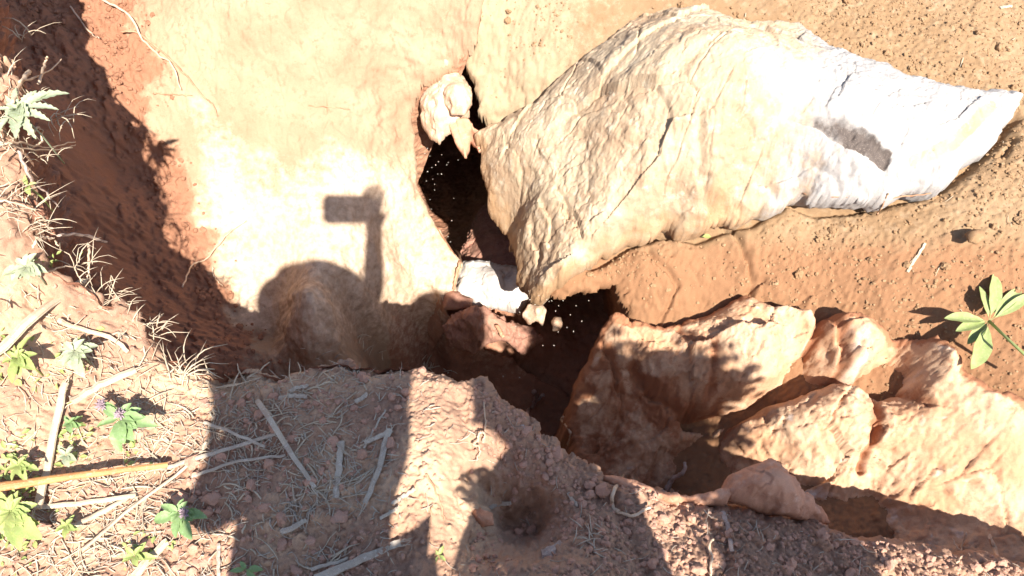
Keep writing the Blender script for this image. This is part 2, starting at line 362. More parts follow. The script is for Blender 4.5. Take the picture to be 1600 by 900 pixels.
bank = layer('ground', bank_out, bank_ctl, .0027, M_bank, bank_detail, drop=lambda X, Y, U, V: 14 - 5 * sstep(-.52, -.3, X), maxdrop=lambda X, Y: .035 + .95 * (X > -.3), margin=.10, ragged=lambda X: .014 + .014 * sstep(-.5, -.7, X), rf=13, ramp=(.022, 15),
  under=lambda X, Y, U, V: (-.30 * sstep(-.35, -.5, X), 0), rect=(-1.7, 2.1, -.55, 1.75),
  masks={'pale': lambda X, Y, U, V, sd: .75 * np.clip(.5 + fbm(X, Y, 5, 4, 66) * 1.3, 0, 1) * (1 - sstep(740, 850, U)) })
bank['kind'] = 'structure'
M_face = mat('bank face soil', (.27, .125, .08), (.34, .165, .105), (.22, .10, .065), sc1=9, sc2=45, bump=.7, bscale=240)
BF = cliff('bank_face', bank_out, 3, 18, lambda X: .014 + .014 * sstep(-.5, -.7, X), 13, (-.30, 0), .95, M_face, amp=.045, f=17)

# ------------------------------------------------------------ the clay wall on the left of the pit
def W(l, z): return [tuple(P(u, v, z)[:2]) for u, v in l]
wall_out = [(-700, -500, .1), (780, -420, -.05), (770, -100, -.15), (758, -10, -.21), (742, 60, -.3), (700, 104, -.4), (660, 125, -.43), (640, 165, -.52), (645, 220, -.62), (652, 290, -.74), (680, 345, -.88), (716, 395, -.98), (722, 410, -1.0), (711, 448, -1.06), (690, 462, -1.08), (705, 500, -1.2), (800, 560, -1.5), (900, 620, -1.6), (860, 800, -1.6), (400, 900, -.9), (-200, 800, -.4), (-500, 200, -.1)]
wall_ctl = [(0, 0, -.12), (100, 0, -.2), (250, 0, -.16), (400, 0, -.14), (550, 0, -.18), (0, 200, -.1), (90, 200, -.22), (160, 250, -.38), (200, 100, -.28), (300, 150, -.33), (450, 150, -.36), (580, 150, -.43), (250, 320, -.52), (340, 300, -.54),
  (450, 300, -.54), (550, 300, -.58), (610, 300, -.68), (90, 420, -.3), (200, 420, -.52), (330, 420, -.68), (450, 420, -.7), (560, 420, -.74), (598, 400, -.80), (622, 400, -.9), (670, 420, -1.02), (300, 500, -.68), (430, 520, -.84), (548, 520, -.86), (596, 520, -1.06),
  (565, 570, -.95), (604, 600, -1.38), (640, 470, -1.1), (670, 540, -1.46), (750, 600, -1.62), (350, 560, -.7), (430, 640, -.9), (590, 470, -.92)]
WCR = [W([(600, 380), (606, 440), (592, 520), (575, 580)], -.9), W([(556, 420), (550, 500), (540, 560)], -.8)]
WCH = [W(l, z) for l, z in [([(570, 20), (600, 60), (640, 90)], -.35), ([(215, 50), (190, 66), (170, 60)], -.25), ([(296, 310), (330, 300), (352, 350), (330, 410)], -.55), ([(480, 60), (500, 120), (485, 170)], -.3), ([(420, 30), (470, 45)], -.25), ([(395, 95), (430, 110), (432, 150)], -.3)]]
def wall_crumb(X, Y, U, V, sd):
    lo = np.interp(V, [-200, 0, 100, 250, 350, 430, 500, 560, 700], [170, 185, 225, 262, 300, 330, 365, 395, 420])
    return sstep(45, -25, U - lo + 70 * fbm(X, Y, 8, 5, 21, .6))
def wall_detail(X, Y, U, V, sd):
    k = wall_crumb(X, Y, U, V, sd); up = sstep(260, 60, V)
    z = .016 * fbm(X, Y, 5, 3, 5) + .008 * fbm(X, Y, 22, 6, 6, .65) - .45 * fracture(X, Y, 7, 33) * sstep(330, 180, V) - .35 * fracture(X, Y, 16, 34) * sstep(330, 180, V) + .0015 * fbm(X, Y, 150, 3, 25, .8) - .006 * sstep(.86, .98, fbm(X, Y, 7, 4, 26, .5, True))
    z += k * (.03 * fbm(X, Y, 14, 6, 7, .66) + clods(X, Y, 24, 4, .6) * .9 + clods(X, Y, 50, 5, .75) * 1.0 + clods(X, Y, 95, 29, .8) * .9 + .012 * facets(X, Y, 12, 30, .8) * 8)
    z += up * (.009 * fbm(X, Y, 30, 5, 14, .7) + clods(X, Y, 60, 24, .15) * .6 - .009 * sstep(.75, .95, fbm(X, Y, 12, 3, 15, .5, True)))
    st = sstep(600, 640, U) * sstep(430, 480, V)
    z += st * (.006 * fbm(X * .35, Y * 1.3, 45, 4, 17) + .02 * fbm(X, Y, 8, 3, 18))
    mid = sstep(380, 420, U) * sstep(400, 440, V)
    z += mid * (.008 * fbm(X, Y, 14, 4, 19, .6))
    for l in WCR: z -= .02 * np.exp(-(seg_dist(X + .008 * fbm(X, Y, 20, 3, 1), Y, l) / .012) ** 2)
    for l in WCH: z -= .005 * np.exp(-(seg_dist(X + .01 * fbm(X, Y, 20, 3, 1), Y + .01 * fbm(X, Y, 20, 3, 2), l) / .003) ** 2)
    return z
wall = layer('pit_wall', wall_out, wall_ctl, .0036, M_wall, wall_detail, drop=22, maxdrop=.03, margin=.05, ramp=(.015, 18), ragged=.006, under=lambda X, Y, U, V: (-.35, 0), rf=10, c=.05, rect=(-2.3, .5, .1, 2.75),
  masks={'crumb_shade': lambda X, Y, U, V, sd: np.maximum(wall_crumb(X, Y, U, V, sd), (.6 + .35 * sstep(470, 530, V)) * sstep(594, 618, U + 22 * fbm(X, Y, 12, 3, 47)) * sstep(400, 470, V + 20 * fbm(X, Y, 9, 3, 44))), 'pale': lambda X, Y, U, V, sd: (.2 * fbm(X, Y, 6, 4, 41) + .52 * sstep(90, 300, V + 160 * fbm(X, Y, 4, 4, 43))) * sstep(640, 480, V + 60 * fbm(X, Y, 6, 3, 45)) * sstep(200, 330, U + 60 * fbm(X, Y, 6, 3, 46)) * (1 - wall_crumb(X, Y, U, V, sd))})  # besides crumbly soil, the first mask paints shade into the trench
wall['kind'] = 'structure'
cliff('pit_wall_face', wall_out, 4, 15, .006, 10, (-.36, -.02), 1.0, mat('clay face', (.40, .21, .13), (.33, .165, .10), (.46, .28, .18), sc1=9, sc2=45, bump=.5, bscale=200), amp=.02, f=11)

# ------------------------------------------------------------ the pit floor
floor_out = [(300, -500, -2.0), (1250, -500, -2.0), (1150, 500, -1.2), (1150, 850, -1.2), (480, 850, -1.4)]
floor_ctl = [(690, 200, -2.4), (680, 300, -2.2), (760, 250, -2.3), (730, 350, -1.9), (800, 330, -1.8), (760, 460, -1.25), (850, 520, -1.62), (800, 600, -1.72), (890, 640, -1.74), (900, 450, -1.75), (960, 480, -1.7), (650, 600, -1.65)]
floor = layer('pit_floor', floor_out, floor_ctl, .006, M_floor, lambda X, Y, U, V, sd: .03 * fbm(X, Y, 6, 4, 51, .55) + .008 * fbm(X, Y, 40, 4, 52) + clods(X, Y, 30, 6, .4) * .5,
  margin=.1, masks={'pale': lambda X, Y, U, V, sd: .4 * sstep(.1, .5, fbm(X, Y, 9, 3, 53))})
floor['kind'] = 'structure'

# ------------------------------------------------------------ the ground beyond the pit
far_out = [(745, -420, -.02), (735, -100, -.16), (728, 0, -.235), (728, 60, -.33), (738, 120, -.43), (748, 165, -.48), (790, 215, -.57), (830, 330, -.68), (846, 446, -.66), (868, 461, -.64), (898, 458, -.62), (930, 452, -.6), (966, 432, -.56), (975, 462, -.6), (1010, 640, -.9), (1040, 760, -.95), (1200, 830, -.7), (1600, 900, -.55),
  (1900, 960, -.45), (3200, 1000, -.2), (3400, -600, 0)]
far_ctl = [(800, 60, -.3), (820, 150, -.42), (900, 0, -.17), (950, 60, -.22), (1100, -30, -.12), (1300, 30, -.12), (1500, 60, -.1), (1600, 100, -.12), (900, 400, -.55), (1000, 370, -.47), (1000, 450, -.56), (1100, 360, -.42), (1200, 330, -.34), (1300, 320, -.3), (1100, 440, -.52), (1250, 430, -.43),
  (1400, 350, -.27), (1400, 450, -.35), (1590, 250, -.15), (1590, 400, -.22), (1550, 520, -.33), (1590, 650, -.39), (1200, 600, -.66), (1400, 700, -.6), (1600, 800, -.52), (1750, 850, -.50), (1500, 820, -.60), (1400, 800, -.62)]
FCR = [W(l, z) for l, z in [([(1130, 338), (1158, 372), (1190, 420), (1196, 448)], -.4), ([(1040, 345), (1020, 356), (1045, 366)], -.45), ([(1190, 440), (1150, 462), (1120, 470)], -.48), ([(1010, 400), (1060, 440), (1040, 480)], -.52), ([(1555, 190), (1590, 210), (1575, 240)], -.14)]]
CONT = [tuple(P(*q)[:2]) for q in ((930, 392, -.48), (985, 366, -.45), (1045, 344, -.4), (1100, 345, -.36), (1150, 328, -.33), (1190, 320, -.3), (1245, 290, -.26), (1300, 292, -.22), (1365, 292, -.2), (1430, 284, -.18), (1480, 274, -.16), (1530, 242, -.14), (1570, 205, -.12), (1600, 165, -.1))]
def far_detail(X, Y, U, V, sd):
    z = .012 * fbm(X, Y, 5, 4, 61) + .004 * fbm(X, Y, 40, 4, 62, .6)
    grit = .3 + .9 * sstep(-.25, .35, fbm(X, Y, 3, 3, 63) + .5 * sstep(1150, 1350, U))
    z += grit * (clods(X, Y, 90, 7, .7) * .9 + clods(X, Y, 42, 8, .35) * .45 + .003 * fbm(X, Y, 80, 3, 27, .8) + clods(X, Y, 140, 28, .8) * .6 + clods(X, Y, 20, 9, .06) * .4)
    mid = sstep(820, 900, U) * sstep(1350, 1200, U) * sstep(320, 380, V)
    z += mid * .012 * fbm(X, Y, 12, 5, 65, .6) - mid * .010 * sstep(.8, .97, fbm(X, Y, 9, 3, 66, .5, True))
    z += sstep(780, 700, V) * 0
    jx = X + .012 * fbm(X, Y, 16, 4, 68); jy = Y + .012 * fbm(X, Y, 16, 4, 69)
    for l in FCR: z -= .022 * np.exp(-(seg_dist(jx, jy, l) / .007) ** 2)
    z -= .035 * np.exp(-(seg_dist(X, Y, CONT) / .016) ** 2) + .02 * np.exp(-(seg_dist(X, Y, CONT) / .05) ** 2)
    lowr = sstep(760, 820, V); z += lowr * (.015 * fbm(X, Y, 14, 4, 67) + clods(X, Y, 30, 10, .5) * .6)
    return z
far = layer('far_ground', far_out, far_ctl, .0042, M_far, far_detail, drop=26, maxdrop=.035, margin=.04, under=lambda X, Y, U, V: (.35 * sstep(860, 800, U), .75 * sstep(990, 960, U) * sstep(780, 850, U)), ramp=(.02, 14), ragged=.012, rf=12, rect=(-.3, 2.3, .1, 2.75), c=.05,
  masks={'pale': lambda X, Y, U, V, sd: .75 * sstep(320, 420, V), 'light': lambda X, Y, U, V, sd: .7 * sstep(1100, 800, U) * sstep(330, 200, V)})
far['kind'] = 'structure'
cliff('far_bank_face', far_out, 6, 14, .012, 12, (.04, .7), .9, mat('far face soil', (.30, .15, .085), (.25, .12, .07), (.35, .19, .12), sc1=9, sc2=45, bump=.5, bscale=200), amp=.02, f=12)

# ------------------------------------------------------------ the outcrop right of the pit
out_out = [(958, 478, -.60), (938, 520, -.70), (922, 556, -.78), (900, 600, -.86), (893, 660, -.96), (900, 760, -1.05), (1050, 850, -1.0), (1180, 850, -.85), (1400, 870, -.62), (1700, 930, -.42), (1820, 700, -.34), (1640, 640, -.315), (1560, 600, -.305), (1515, 565, -.305), (1470, 520, -.31), (1380, 490, -.33), (1300, 470, -.36), (1235, 455, -.42), (1165, 452, -.46), (1120, 478, -.52), (1040, 505, -.58), (990, 500, -.6)]
out_ctl = [(950, 545, -.70), (1050, 560, -.60), (1100, 606, -.64), (1150, 500, -.48), (1200, 560, -.5), (1240, 590, -.62), (1300, 500, -.38), (1350, 560, -.39), (1380, 605, -.55), (1460, 560, -.34), (1180, 640, -.66), (1250, 640, -.54), (1400, 640, -.46), (1550, 640, -.34), (1150, 680, -.72), (1110, 700, -.86), (1300, 710, -.56), (1450, 740, -.5), (1600, 760, -.42),
  (1000, 620, -.78), (950, 680, -.93), (1050, 740, -.92), (1200, 730, -.72), (1350, 780, -.66), (1500, 815, -.54)]
def O(l, z=-.55): return W(l, z)
OCR = [(O([(1105, 612), (1160, 618), (1215, 604), (1262, 596), (1330, 606), (1390, 610)]), .085, .020), (O([(1165, 470), (1200, 490), (1262, 500), (1255, 560)]), .040, .018), (O([(1262, 478), (1240, 500), (1195, 490)]), .02, .012),
  (O([(1262, 505), (1290, 560), (1300, 600)]), .02, .01), (O([(950, 505), (975, 550), (985, 570)]), .018, .007), (O([(1000, 540), (1040, 580), (1090, 612)]), .022, .009), (O([(1065, 510), (1110, 540), (1120, 590)]), .012, .01),
  (O([(1345, 610), (1350, 680), (1352, 730)]), .02, .008), (O([(1375, 610), (1400, 640), (1410, 660)]), .016, .008), (O([(1115, 640), (1150, 660), (1125, 690), (1110, 740)], -.75), .03, .014), (O([(1350, 520), (1420, 545), (1480, 540), (1520, 590)]), .02, .009)]
def out_detail(X, Y, U, V, sd):
    z = facets(X, Y, 6, 1, .6) * .24 + facets(X, Y, 14, 2, .8) * .22 + facets(X, Y, 60, 7, .8) * .12 + .004 * fbm(X, Y, 90, 3, 76, .7) + facets(X, Y, 31, 3, .9) * .14 + .006 * fbm(X, Y, 40, 4, 71, .6)
    flat = sstep(1380, 1520, U); z = z * (1 - .7 * flat) * sstep(0, .07, sd)
    z += .028 * fbm(X, Y, 5, 4, 72, .55) * (1 - .4 * flat) + .01 * fbm(X, Y, 18, 4, 73, .6, True)
    jx = X + .014 * fbm(X, Y, 14, 3, 74); jy = Y + .014 * fbm(X, Y, 14, 3, 75)
    for l, d, w_ in OCR: z -= 1.9 * d * np.exp(-(seg_dist(jx, jy, l) / w_) ** 2)
    z += clods(X, Y, 70, 11, .3) * .5 - .9 * fracture(X, Y, 5.5, 13) - .4 * fracture(X, Y, 13, 14)
    z -= .03 * sstep(.06, 0, sd) * sstep(1000, 1100, U) * sstep(620, 560, V)
    return z
outc = layer('rock_outcrop', out_out, out_ctl, .0036, M_out, out_detail, ramp=(.02, 9), drop=16, maxdrop=.8, margin=.05, ragged=.010, rf=12, c=.04,
  masks={'soil': lambda X, Y, U, V, sd: .75 * sstep(.03, .008, sd) + .65 * np.exp(-(np.min([seg_dist(X + .012 * fbm(X, Y, 14, 3, 74), Y + .012 * fbm(X, Y, 14, 3, 75), l) for l, d, w_ in OCR], axis=0) / .018) ** 2) + .7 * sstep(-.4, .3, fbm(X, Y, 9, 4, 84)) * sstep(1150, 1050, U + (V - 600) * -.4) * sstep(540, 600, V) + .35 * sstep(.1, .4, fbm(X, Y, 8, 4, 184)),  # soil at rim and cracks; the lower left term paints shade as darker red
         'pale': lambda X, Y, U, V, sd: .55 * sstep(.1, .5, fbm(X, Y, 7, 4, 81)) * sstep(1050, 1300, U) + .5 * sstep(.2, .5, fbm(X, Y, 16, 4, 82))})
tag(outc, 'large cracked orange rock outcrop half in shadow along the right side of the pit', 'rock')

# ------------------------------------------------------------ the big pale boulder
bo = [(740, 195, -.50), (752, 228, -.54), (757, 275, -.60), (772, 320, -.68), (795, 360, -.76), (805, 400, -.72), (822, 446, -.68), (846, 456, -.60), (884, 422, -.50), (930, 392, -.46), (985, 366, -.42), (1045, 344, -.37), (1100, 345, -.33), (1150, 328, -.3), (1190, 320, -.27), (1245, 290, -.22), (1300, 292, -.18), (1365, 292, -.16), (1430, 284, -.14), (1480, 274, -.12), (1530, 240, -.11), (1565, 205, -.09), (1598, 165, -.07), (1608, 135, -.06),
  (1560, 124, -.06), (1500, 122, -.06), (1440, 108, -.06), (1380, 88, -.06), (1320, 70, -.07), (1290, 52, -.08), (1262, 24, -.09), (1225, 22, -.1), (1180, 24, -.1), (1120, 12, -.12), (1060, 8, -.14), (1000, 16, -.17), (955, 40, -.2), (915, 75, -.26), (875, 110, -.32), (830, 150, -.39), (780, 175, -.46)]
bc = [(1050, 100, -.02), (1200, 110, .0), (1350, 140, -.02), (1480, 170, -.05), (1530, 180, -.07), (1400, 230, -.09), (1290, 230, -.12), (1000, 180, -.13), (1100, 230, -.15), (900, 180, -.27), (900, 280, -.37), (1000, 290, -.28), (850, 260, -.42), (800, 260, -.5), (860, 360, -.50), (820, 350, -.58), (838, 410, -.62), (950, 340, -.37), (1100, 290, -.25), (1180, 280, -.23), (960, 90, -.15), (1060, 310, -.31)]
BCH = [(W(l, z), d, w_) for l, z, d, w_ in [([(845, 345), (860, 370), (858, 400)], -.6, .02, .008), ([(806, 360), (830, 400), (840, 440)], -.75, .02, .008), ([(1070, 250), (1085, 290), (1110, 310), (1140, 322)], -.28, .025, .012), ([(1045, 310), (1070, 330), (1130, 335)], -.35, .02, .010),
  ([(1195, 240), (1235, 268), (1290, 284)], -.15, .016, .008), ([(1430, 250), (1490, 220), (1545, 175)], .0, .012, .012), ([(1235, 186), (1310, 180), (1350, 198), (1395, 238)], .02, .015, .006), ([(870, 300), (890, 340)], -.45, .014, .006), ([(1060, 130), (1000, 200), (985, 260)], -.1, .012, .03), ([(795, 235), (815, 270), (812, 310)], -.5, .012, .006)]]
DARK = [(1232, 186), (1262, 178), (1315, 180), (1352, 200), (1378, 228), (1397, 236), (1394, 252), (1386, 266), (1356, 250), (1330, 236), (1300, 218), (1275, 200), (1250, 192)]
def b_dark(X, Y, U, V, sd): 
    s = sdist(U + 4 * fbm(X, Y, 40, 3, 95), V + 4 * fbm(X, Y, 40, 3, 96), DARK)
    return .78 * sstep(-2, 5, s) * (.55 + .12 * fbm(X, Y, 60, 3, 79) + .5 * sstep(-6, 6, s - 8 - 10 * fbm(X, Y, 25, 3, 78)) * .5 + .45 * sstep(1290, 1370, U))
def b_detail(X, Y, U, V, sd):
    right = sstep(1180, 1300, U)
    z = (facets(X, Y, 5, 4, .6) * .2 + facets(X, Y, 12, 5, .6) * .12 + facets(X, Y, 30, 6, .8) * .08) * (1 - .85 * right)
    z += .03 * fbm(X, Y, 4, 4, 91, .5) * (1 - .6 * right) + .0025 * fbm(X, Y, 70, 4, 92, .6)
    a = X * .85 - Y * .5; b_ = X * .5 + Y * .85
    z += .006 * fbm(b_ * .4, a, 38, 5, 93, .65) * (1 - right) * (.3 + .7 * sstep(1120, 1000, U)) + .004 * fbm(X, Y, 30, 4, 89, .6)
    low = sstep(.16, .0, sd) * sstep(180, 300, V) * (1 - right)
    z += low * (.012 * fbm(X, Y, 26, 4, 94, .65))
    z += right * (.012 * fbm(X, Y, 9, 5, 85, .6) + facets(X, Y, 11, 8, .6) * .1 + .0022 * fbm(X, Y, 120, 3, 83, .8))
    z += facets(X, Y, 70, 9, .9) * .10 * (1 - .5 * right) - fracture(X, Y, 4.5, 15) - .5 * fracture(X, Y, 11, 16)
    z *= sstep(-.005, .07, sd)
    jx = X + .012 * fbm(X, Y, 14, 3, 97); jy = Y + .012 * fbm(X, Y, 14, 3, 98)
    for l, d, w_ in BCH: z -= d * np.exp(-(seg_dist(jx, jy, l) / w_) ** 2)
    z -= (.014 + .004 * fbm(X, Y, 60, 4, 80)) * sstep(-1, 7, sdist(U, V, DARK))
    return z
boul = layer('boulder', bo, bc, .0026, M_boulder, b_detail, thick=(.22, .05), ragged=.013, rf=14, c=.05, ramp=(.010, 16),
  masks={'fresh': lambda X, Y, U, V, sd: .78 * sstep(1100, 1330, U + 110 * fbm(X, Y, 6, 5, 99, .65)) * (1 - sstep(14, 4, np.abs(seg_dist(U, V, [(1430, 250), (1490, 222), (1550, 165)])))) , 'dark': b_dark,
         'soil': lambda X, Y, U, V, sd: (.6 * sstep(.04, .004, sd + .02 * fbm(X, Y, 20, 3, 87)) + .45 * sstep(.1, .5, fbm(X, Y, 10, 4, 88)) * sstep(.14, .03, sd)) * sstep(1250, 1150, U) + .6 * sstep(.0, .35, fbm(X, Y, 12, 4, 86)) * np.exp(-(((U - 1110) / 90) ** 2 + ((V - 285) / 45) ** 2))})
tag(boul, 'huge pale sunlit boulder with a dark scar near its right end', 'boulder')

# ------------------------------------------------------------ smaller stones, each outlined at its own depth
def stone(name, label, outline, ctl, m, T=.08, Rr=.03, seed=0, amp=1., fr=14, cat='rock', group=None):
    def det(X, Y, U, V, sd): return amp * (facets(X, Y, fr, seed, .6) * .22 + .006 * fbm(X, Y, 25, 4, seed + 3, .6) + .010 * fbm(X, Y, 9, 3, seed))
    o = layer(name, outline, ctl, .0028, m, det, thick=(T, Rr), ragged=.003, rf=25, c=.02)
    return tag(o, label, cat, group)
def ol(pts, z): return [(u, v, z) for u, v in pts]
stone('wedge_rock', 'smooth pale wedge shaped rock jammed over the top of the cave opening', [(655, 150, -.50), (664, 128, -.48), (690, 112, -.46), (715, 135, -.46), (734, 165, -.5), (722, 180, -.52), (708, 192, -.53), (684, 212, -.56), (668, 200, -.56), (656, 180, -.54)], [(685, 160, -.46)], M_stone, .12, .03, 3, .7)
stone('knob_rock', 'rounded pale rock lying on top of the wedge shaped rock', ol([(685, 112), (700, 100), (722, 108), (736, 128), (738, 152), (724, 168), (704, 166), (690, 148), (683, 130)], -.44), [(712, 135, -.40)], M_stone, .06, .03, 5, .7)
stone('small_stone', 'small lit stone above the knob rock at the head of the cleft', ol([(690, 92), (698, 84), (706, 90), (704, 102), (692, 104)], -.40), [(697, 94, -.38)], M_stone, .02, .012, 6, .5)
stone('jagged_rock', 'jagged brown rock hanging between the cave and the boulder', [(700, 190, -.52), (712, 176, -.51), (732, 178, -.5), (748, 200, -.53), (750, 232, -.56), (742, 222, -.58), (735, 216, -.58), (727, 240, -.6), (714, 222, -.58), (708, 205, -.55)], [], M_pink, .05, .018, 8, 1)
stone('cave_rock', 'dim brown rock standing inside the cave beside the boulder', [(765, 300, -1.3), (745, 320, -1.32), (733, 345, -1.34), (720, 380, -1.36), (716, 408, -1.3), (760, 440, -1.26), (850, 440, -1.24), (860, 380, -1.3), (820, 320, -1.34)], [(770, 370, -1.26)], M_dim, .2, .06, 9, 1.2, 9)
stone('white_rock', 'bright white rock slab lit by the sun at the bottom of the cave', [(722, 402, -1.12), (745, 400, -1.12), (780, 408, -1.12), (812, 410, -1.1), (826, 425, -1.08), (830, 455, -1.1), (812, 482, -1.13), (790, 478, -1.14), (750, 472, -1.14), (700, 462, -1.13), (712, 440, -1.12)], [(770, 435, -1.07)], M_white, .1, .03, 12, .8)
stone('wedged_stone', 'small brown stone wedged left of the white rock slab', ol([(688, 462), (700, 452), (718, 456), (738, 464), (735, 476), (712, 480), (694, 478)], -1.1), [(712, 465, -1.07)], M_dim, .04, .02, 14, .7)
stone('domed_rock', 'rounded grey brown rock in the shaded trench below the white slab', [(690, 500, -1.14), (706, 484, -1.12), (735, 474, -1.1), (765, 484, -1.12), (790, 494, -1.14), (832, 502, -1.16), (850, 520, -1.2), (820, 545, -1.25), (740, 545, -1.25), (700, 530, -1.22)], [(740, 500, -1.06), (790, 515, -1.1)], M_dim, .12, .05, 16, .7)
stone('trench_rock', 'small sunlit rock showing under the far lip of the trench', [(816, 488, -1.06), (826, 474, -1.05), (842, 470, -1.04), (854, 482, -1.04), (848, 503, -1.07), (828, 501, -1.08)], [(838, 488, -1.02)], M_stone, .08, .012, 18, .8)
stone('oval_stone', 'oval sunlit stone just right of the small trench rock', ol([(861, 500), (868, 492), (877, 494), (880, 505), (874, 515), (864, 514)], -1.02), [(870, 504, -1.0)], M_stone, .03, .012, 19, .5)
stone('hump_rock', 'smooth orange humped rock on the near lip of the pit', [(1120, 775, -.27), (1145, 738, -.24), (1180, 722, -.22), (1210, 714, -.21), (1240, 735, -.22), (1262, 765, -.25), (1290, 788, -.28), (1306, 812, -.3), (1270, 815, -.29), (1200, 800, -.27)], [(1190, 755, -.18), (1215, 745, -.17), (1240, 780, -.2)], M_pink, .1, .03, 21, .55)
stone('lip_rock', 'smooth pink rock band bedded along the near lip left of the humped rock', [(935, 738, -.2), (965, 740, -.2), (1010, 752, -.21), (1050, 768, -.22), (1100, 768, -.23), (1150, 755, -.23), (1140, 785, -.25), (1060, 790, -.25), (980, 775, -.22)], [(1060, 776, -.2)], M_pink, .1, .02, 23, .4)
stone('cream_stone', 'rounded cream stone at the left edge beside the dry stalks', [(-30, 325, .12), (-10, 312, .12), (14, 316, .11), (27, 330, .1), (26, 352, .1), (10, 366, .1), (-20, 370, .11), (-34, 350, .12)], [(-5, 340, .14)], M_stone, .05, .025, 25, .4)
stone('flat_stone', 'flat pale stone on the open dirt right of the pit', ol([(1512, 362), (1524, 355), (1538, 358), (1542, 370), (1530, 378), (1516, 375)], -.19), [(1526, 366, -.18)], M_clodf, .01, .01, 27, .3)
stone('clay_stone', 'brownish clod shaped stone beside the big sunlit straw strip', ol([(728, 798), (742, 790), (768, 800), (772, 818), (752, 822), (734, 812)], -.11), [(750, 806, -.09)], M_pink, .02, .01, 28, .6)

# ------------------------------------------------------------ wide ground round the dig
rx0, rx1, ry0, ry1 = SIDE
V_, F_ = [], []
def quad(x0, x1, y0, y1, z=-.5):
    n = len(V_); V_.extend([(x0, y0, z), (x1, y0, z), (x1, y1, z), (x0, y1, z)]); F_.append((n, n + 1, n + 2, n + 3))
gz = -.12
B = 80
quad(-B, rx0 + .1, -B, B, gz); quad(rx1 - .1, B, -B, B, gz); quad(rx0 + .1, rx1 - .1, -B, ry0 + .1, gz); quad(rx0 + .1, rx1 - .1, ry1 - .1, B, gz)
wide = link('surrounding_ground', V_, F_, M_far, smooth=False); wide['kind'] = 'structure'

# ------------------------------------------------------------ soil crumbs (nobody could count them)
def ico(sub):
    bm = bmesh.new(); bmesh.ops.create_icosphere(bm, subdivisions=sub, radius=1)
    v = np.array([x.co[:] for x in bm.verts]); f = np.array([[q.index for q in p.verts] for p in bm.faces]); bm.free(); return v, f
def crumbs(name, label, pts, sizes, m, sub=2, var=7):
    v0, f0 = ico(sub); shapes = []
    for k in range(var):
        d = 1 + .42 * perlin(v0[:, 0] * 1.7 + k * 5, v0[:, 1] * 1.7 + v0[:, 2] * 1.3, k) + .18 * perlin(v0[:, 0] * 4 + v0[:, 2] * 3, v0[:, 1] * 4 + k, k + 9)
        shapes.append(v0 * d[:, None])
    n = len(pts); A = []; ks = rng.integers(0, var, n)
    VV = np.zeros((n, len(v0), 3))
    for i in range(n):
        s = sizes[i] * rng.uniform(.7, 1.3, 3) * (1, 1, .8)
        a = rng.uniform(0, 6.28); ca, sa = math.cos(a), math.sin(a); q = shapes[ks[i]] * s
        b = rng.uniform(-.8, .8); cb, sb = math.cos(b), math.sin(b)
        q = q @ np.array([[ca, sa, 0], [-sa, ca, 0], [0, 0, 1]]) @ np.array([[1, 0, 0], [0, cb, sb], [0, -sb, cb]])
        VV[i] = q + pts[i]
    ff = (f0[None] + (np.arange(n) * len(v0))[:, None, None]).reshape(-1, 3)
    o = link(name, VV.reshape(-1, 3), ff, m, smooth=False)
    tag(o, label, 'soil', kind='stuff'); return o
def scatter(n, box, fn, smin, smax, power=2.5):
    pts, sz = [], []
    x = rng.uniform(box[0], box[1], n); y = rng.uniform(box[2], box[3], n); s = smin + (smax - smin) * rng.random(n) ** power
    z = top(x, y); U, V = img(x, y, z); ok = (z > -1.6) & (U > -150) & (U < 1750) & (V > -100) & (V < 1000) & (rng.random(n) < fn(x, y, U, V, z))
    return np.stack([x, y, z + s * .25], 1)[ok], s[ok]
def level(x, y, k=0):
    f = FIELDS[k]; z = f.at(x, y)
    return (np.abs(f.at(x + .012, y) - z) < .022) & (np.abs(f.at(x - .012, y) - z) < .022) & (np.abs(f.at(x, y - .012) - z) < .022) & (np.abs(f.at(x, y + .012) - z) < .022)
def bankfn(x, y, U, V, z):
    zb = FIELDS[0].at(x, y); on = (np.abs(z - zb) < .004) & (z > -.35) & level(x, y)
    return on * (.25 + .75 * sstep(0, .35, fbm(x, y, 6, 3, 101)) + .4 * sstep(700, 760, U)) * (1 - .65 * sstep(600, 660, U) * sstep(760, 720, U)) * (1 - .3 * sstep(300, 200, U))
p_, s_ = scatter(62000, (-1.3, 1.5, .0, 1.4), bankfn, .0014, .0062, 3)
crumbs('bank_crumbs', 'loose crumbs of red soil scattered over the near bank', p_, s_, M_clod, 1)
p_, s_ = scatter(6000, (-1.3, 1.5, .0, 1.4), bankfn, .005, .013, 3)
crumbs('bank_clods', 'larger knobbly clods of red soil over the near bank', p_, s_, M_clod, 2)
def wallfn(x, y, U, V, z):
    return (np.abs(z - FIELDS[1].at(x, y)) < .004) * (FIELDS[0].at(x, y) < -5) * (U < 460) * wall_crumb(x, y, U, V, 0) * (V < 640)
p_, s_ = scatter(9000, (-1.6, -.2, .3, 2.0), wallfn, .002, .011, 3)
crumbs('wall_crumbs', 'red crumbs lodged on the shaded left wall', p_, s_, mat('wall crumbs soil', (.30, .15, .09), (.25, .12, .07), (.35, .19, .12), sc1=20, bump=.5, bscale=400), 2)
def farfn(x, y, U, V, z):
    zf = FIELDS[3].at(x, y)
    return level(x, y, 3) * (np.abs(z - zf) < .004) * (z > -.6) * np.clip(.12 + sstep(-.1, .4, fbm(x, y, 3, 3, 63)) + .5 * sstep(1150, 1350, U), 0, 1) * (V < 900)
p_, s_ = scatter(56000, (-.2, 1.9, .4, 2.4), farfn, .0013, .0055, 4)
crumbs('far_crumbs', 'fine orange grit spread over the ground beyond the pit', p_, s_, M_clodf, 1)
p_, s_ = scatter(700, (-.2, 1.9, .4, 2.4), farfn, .005, .014, 3)
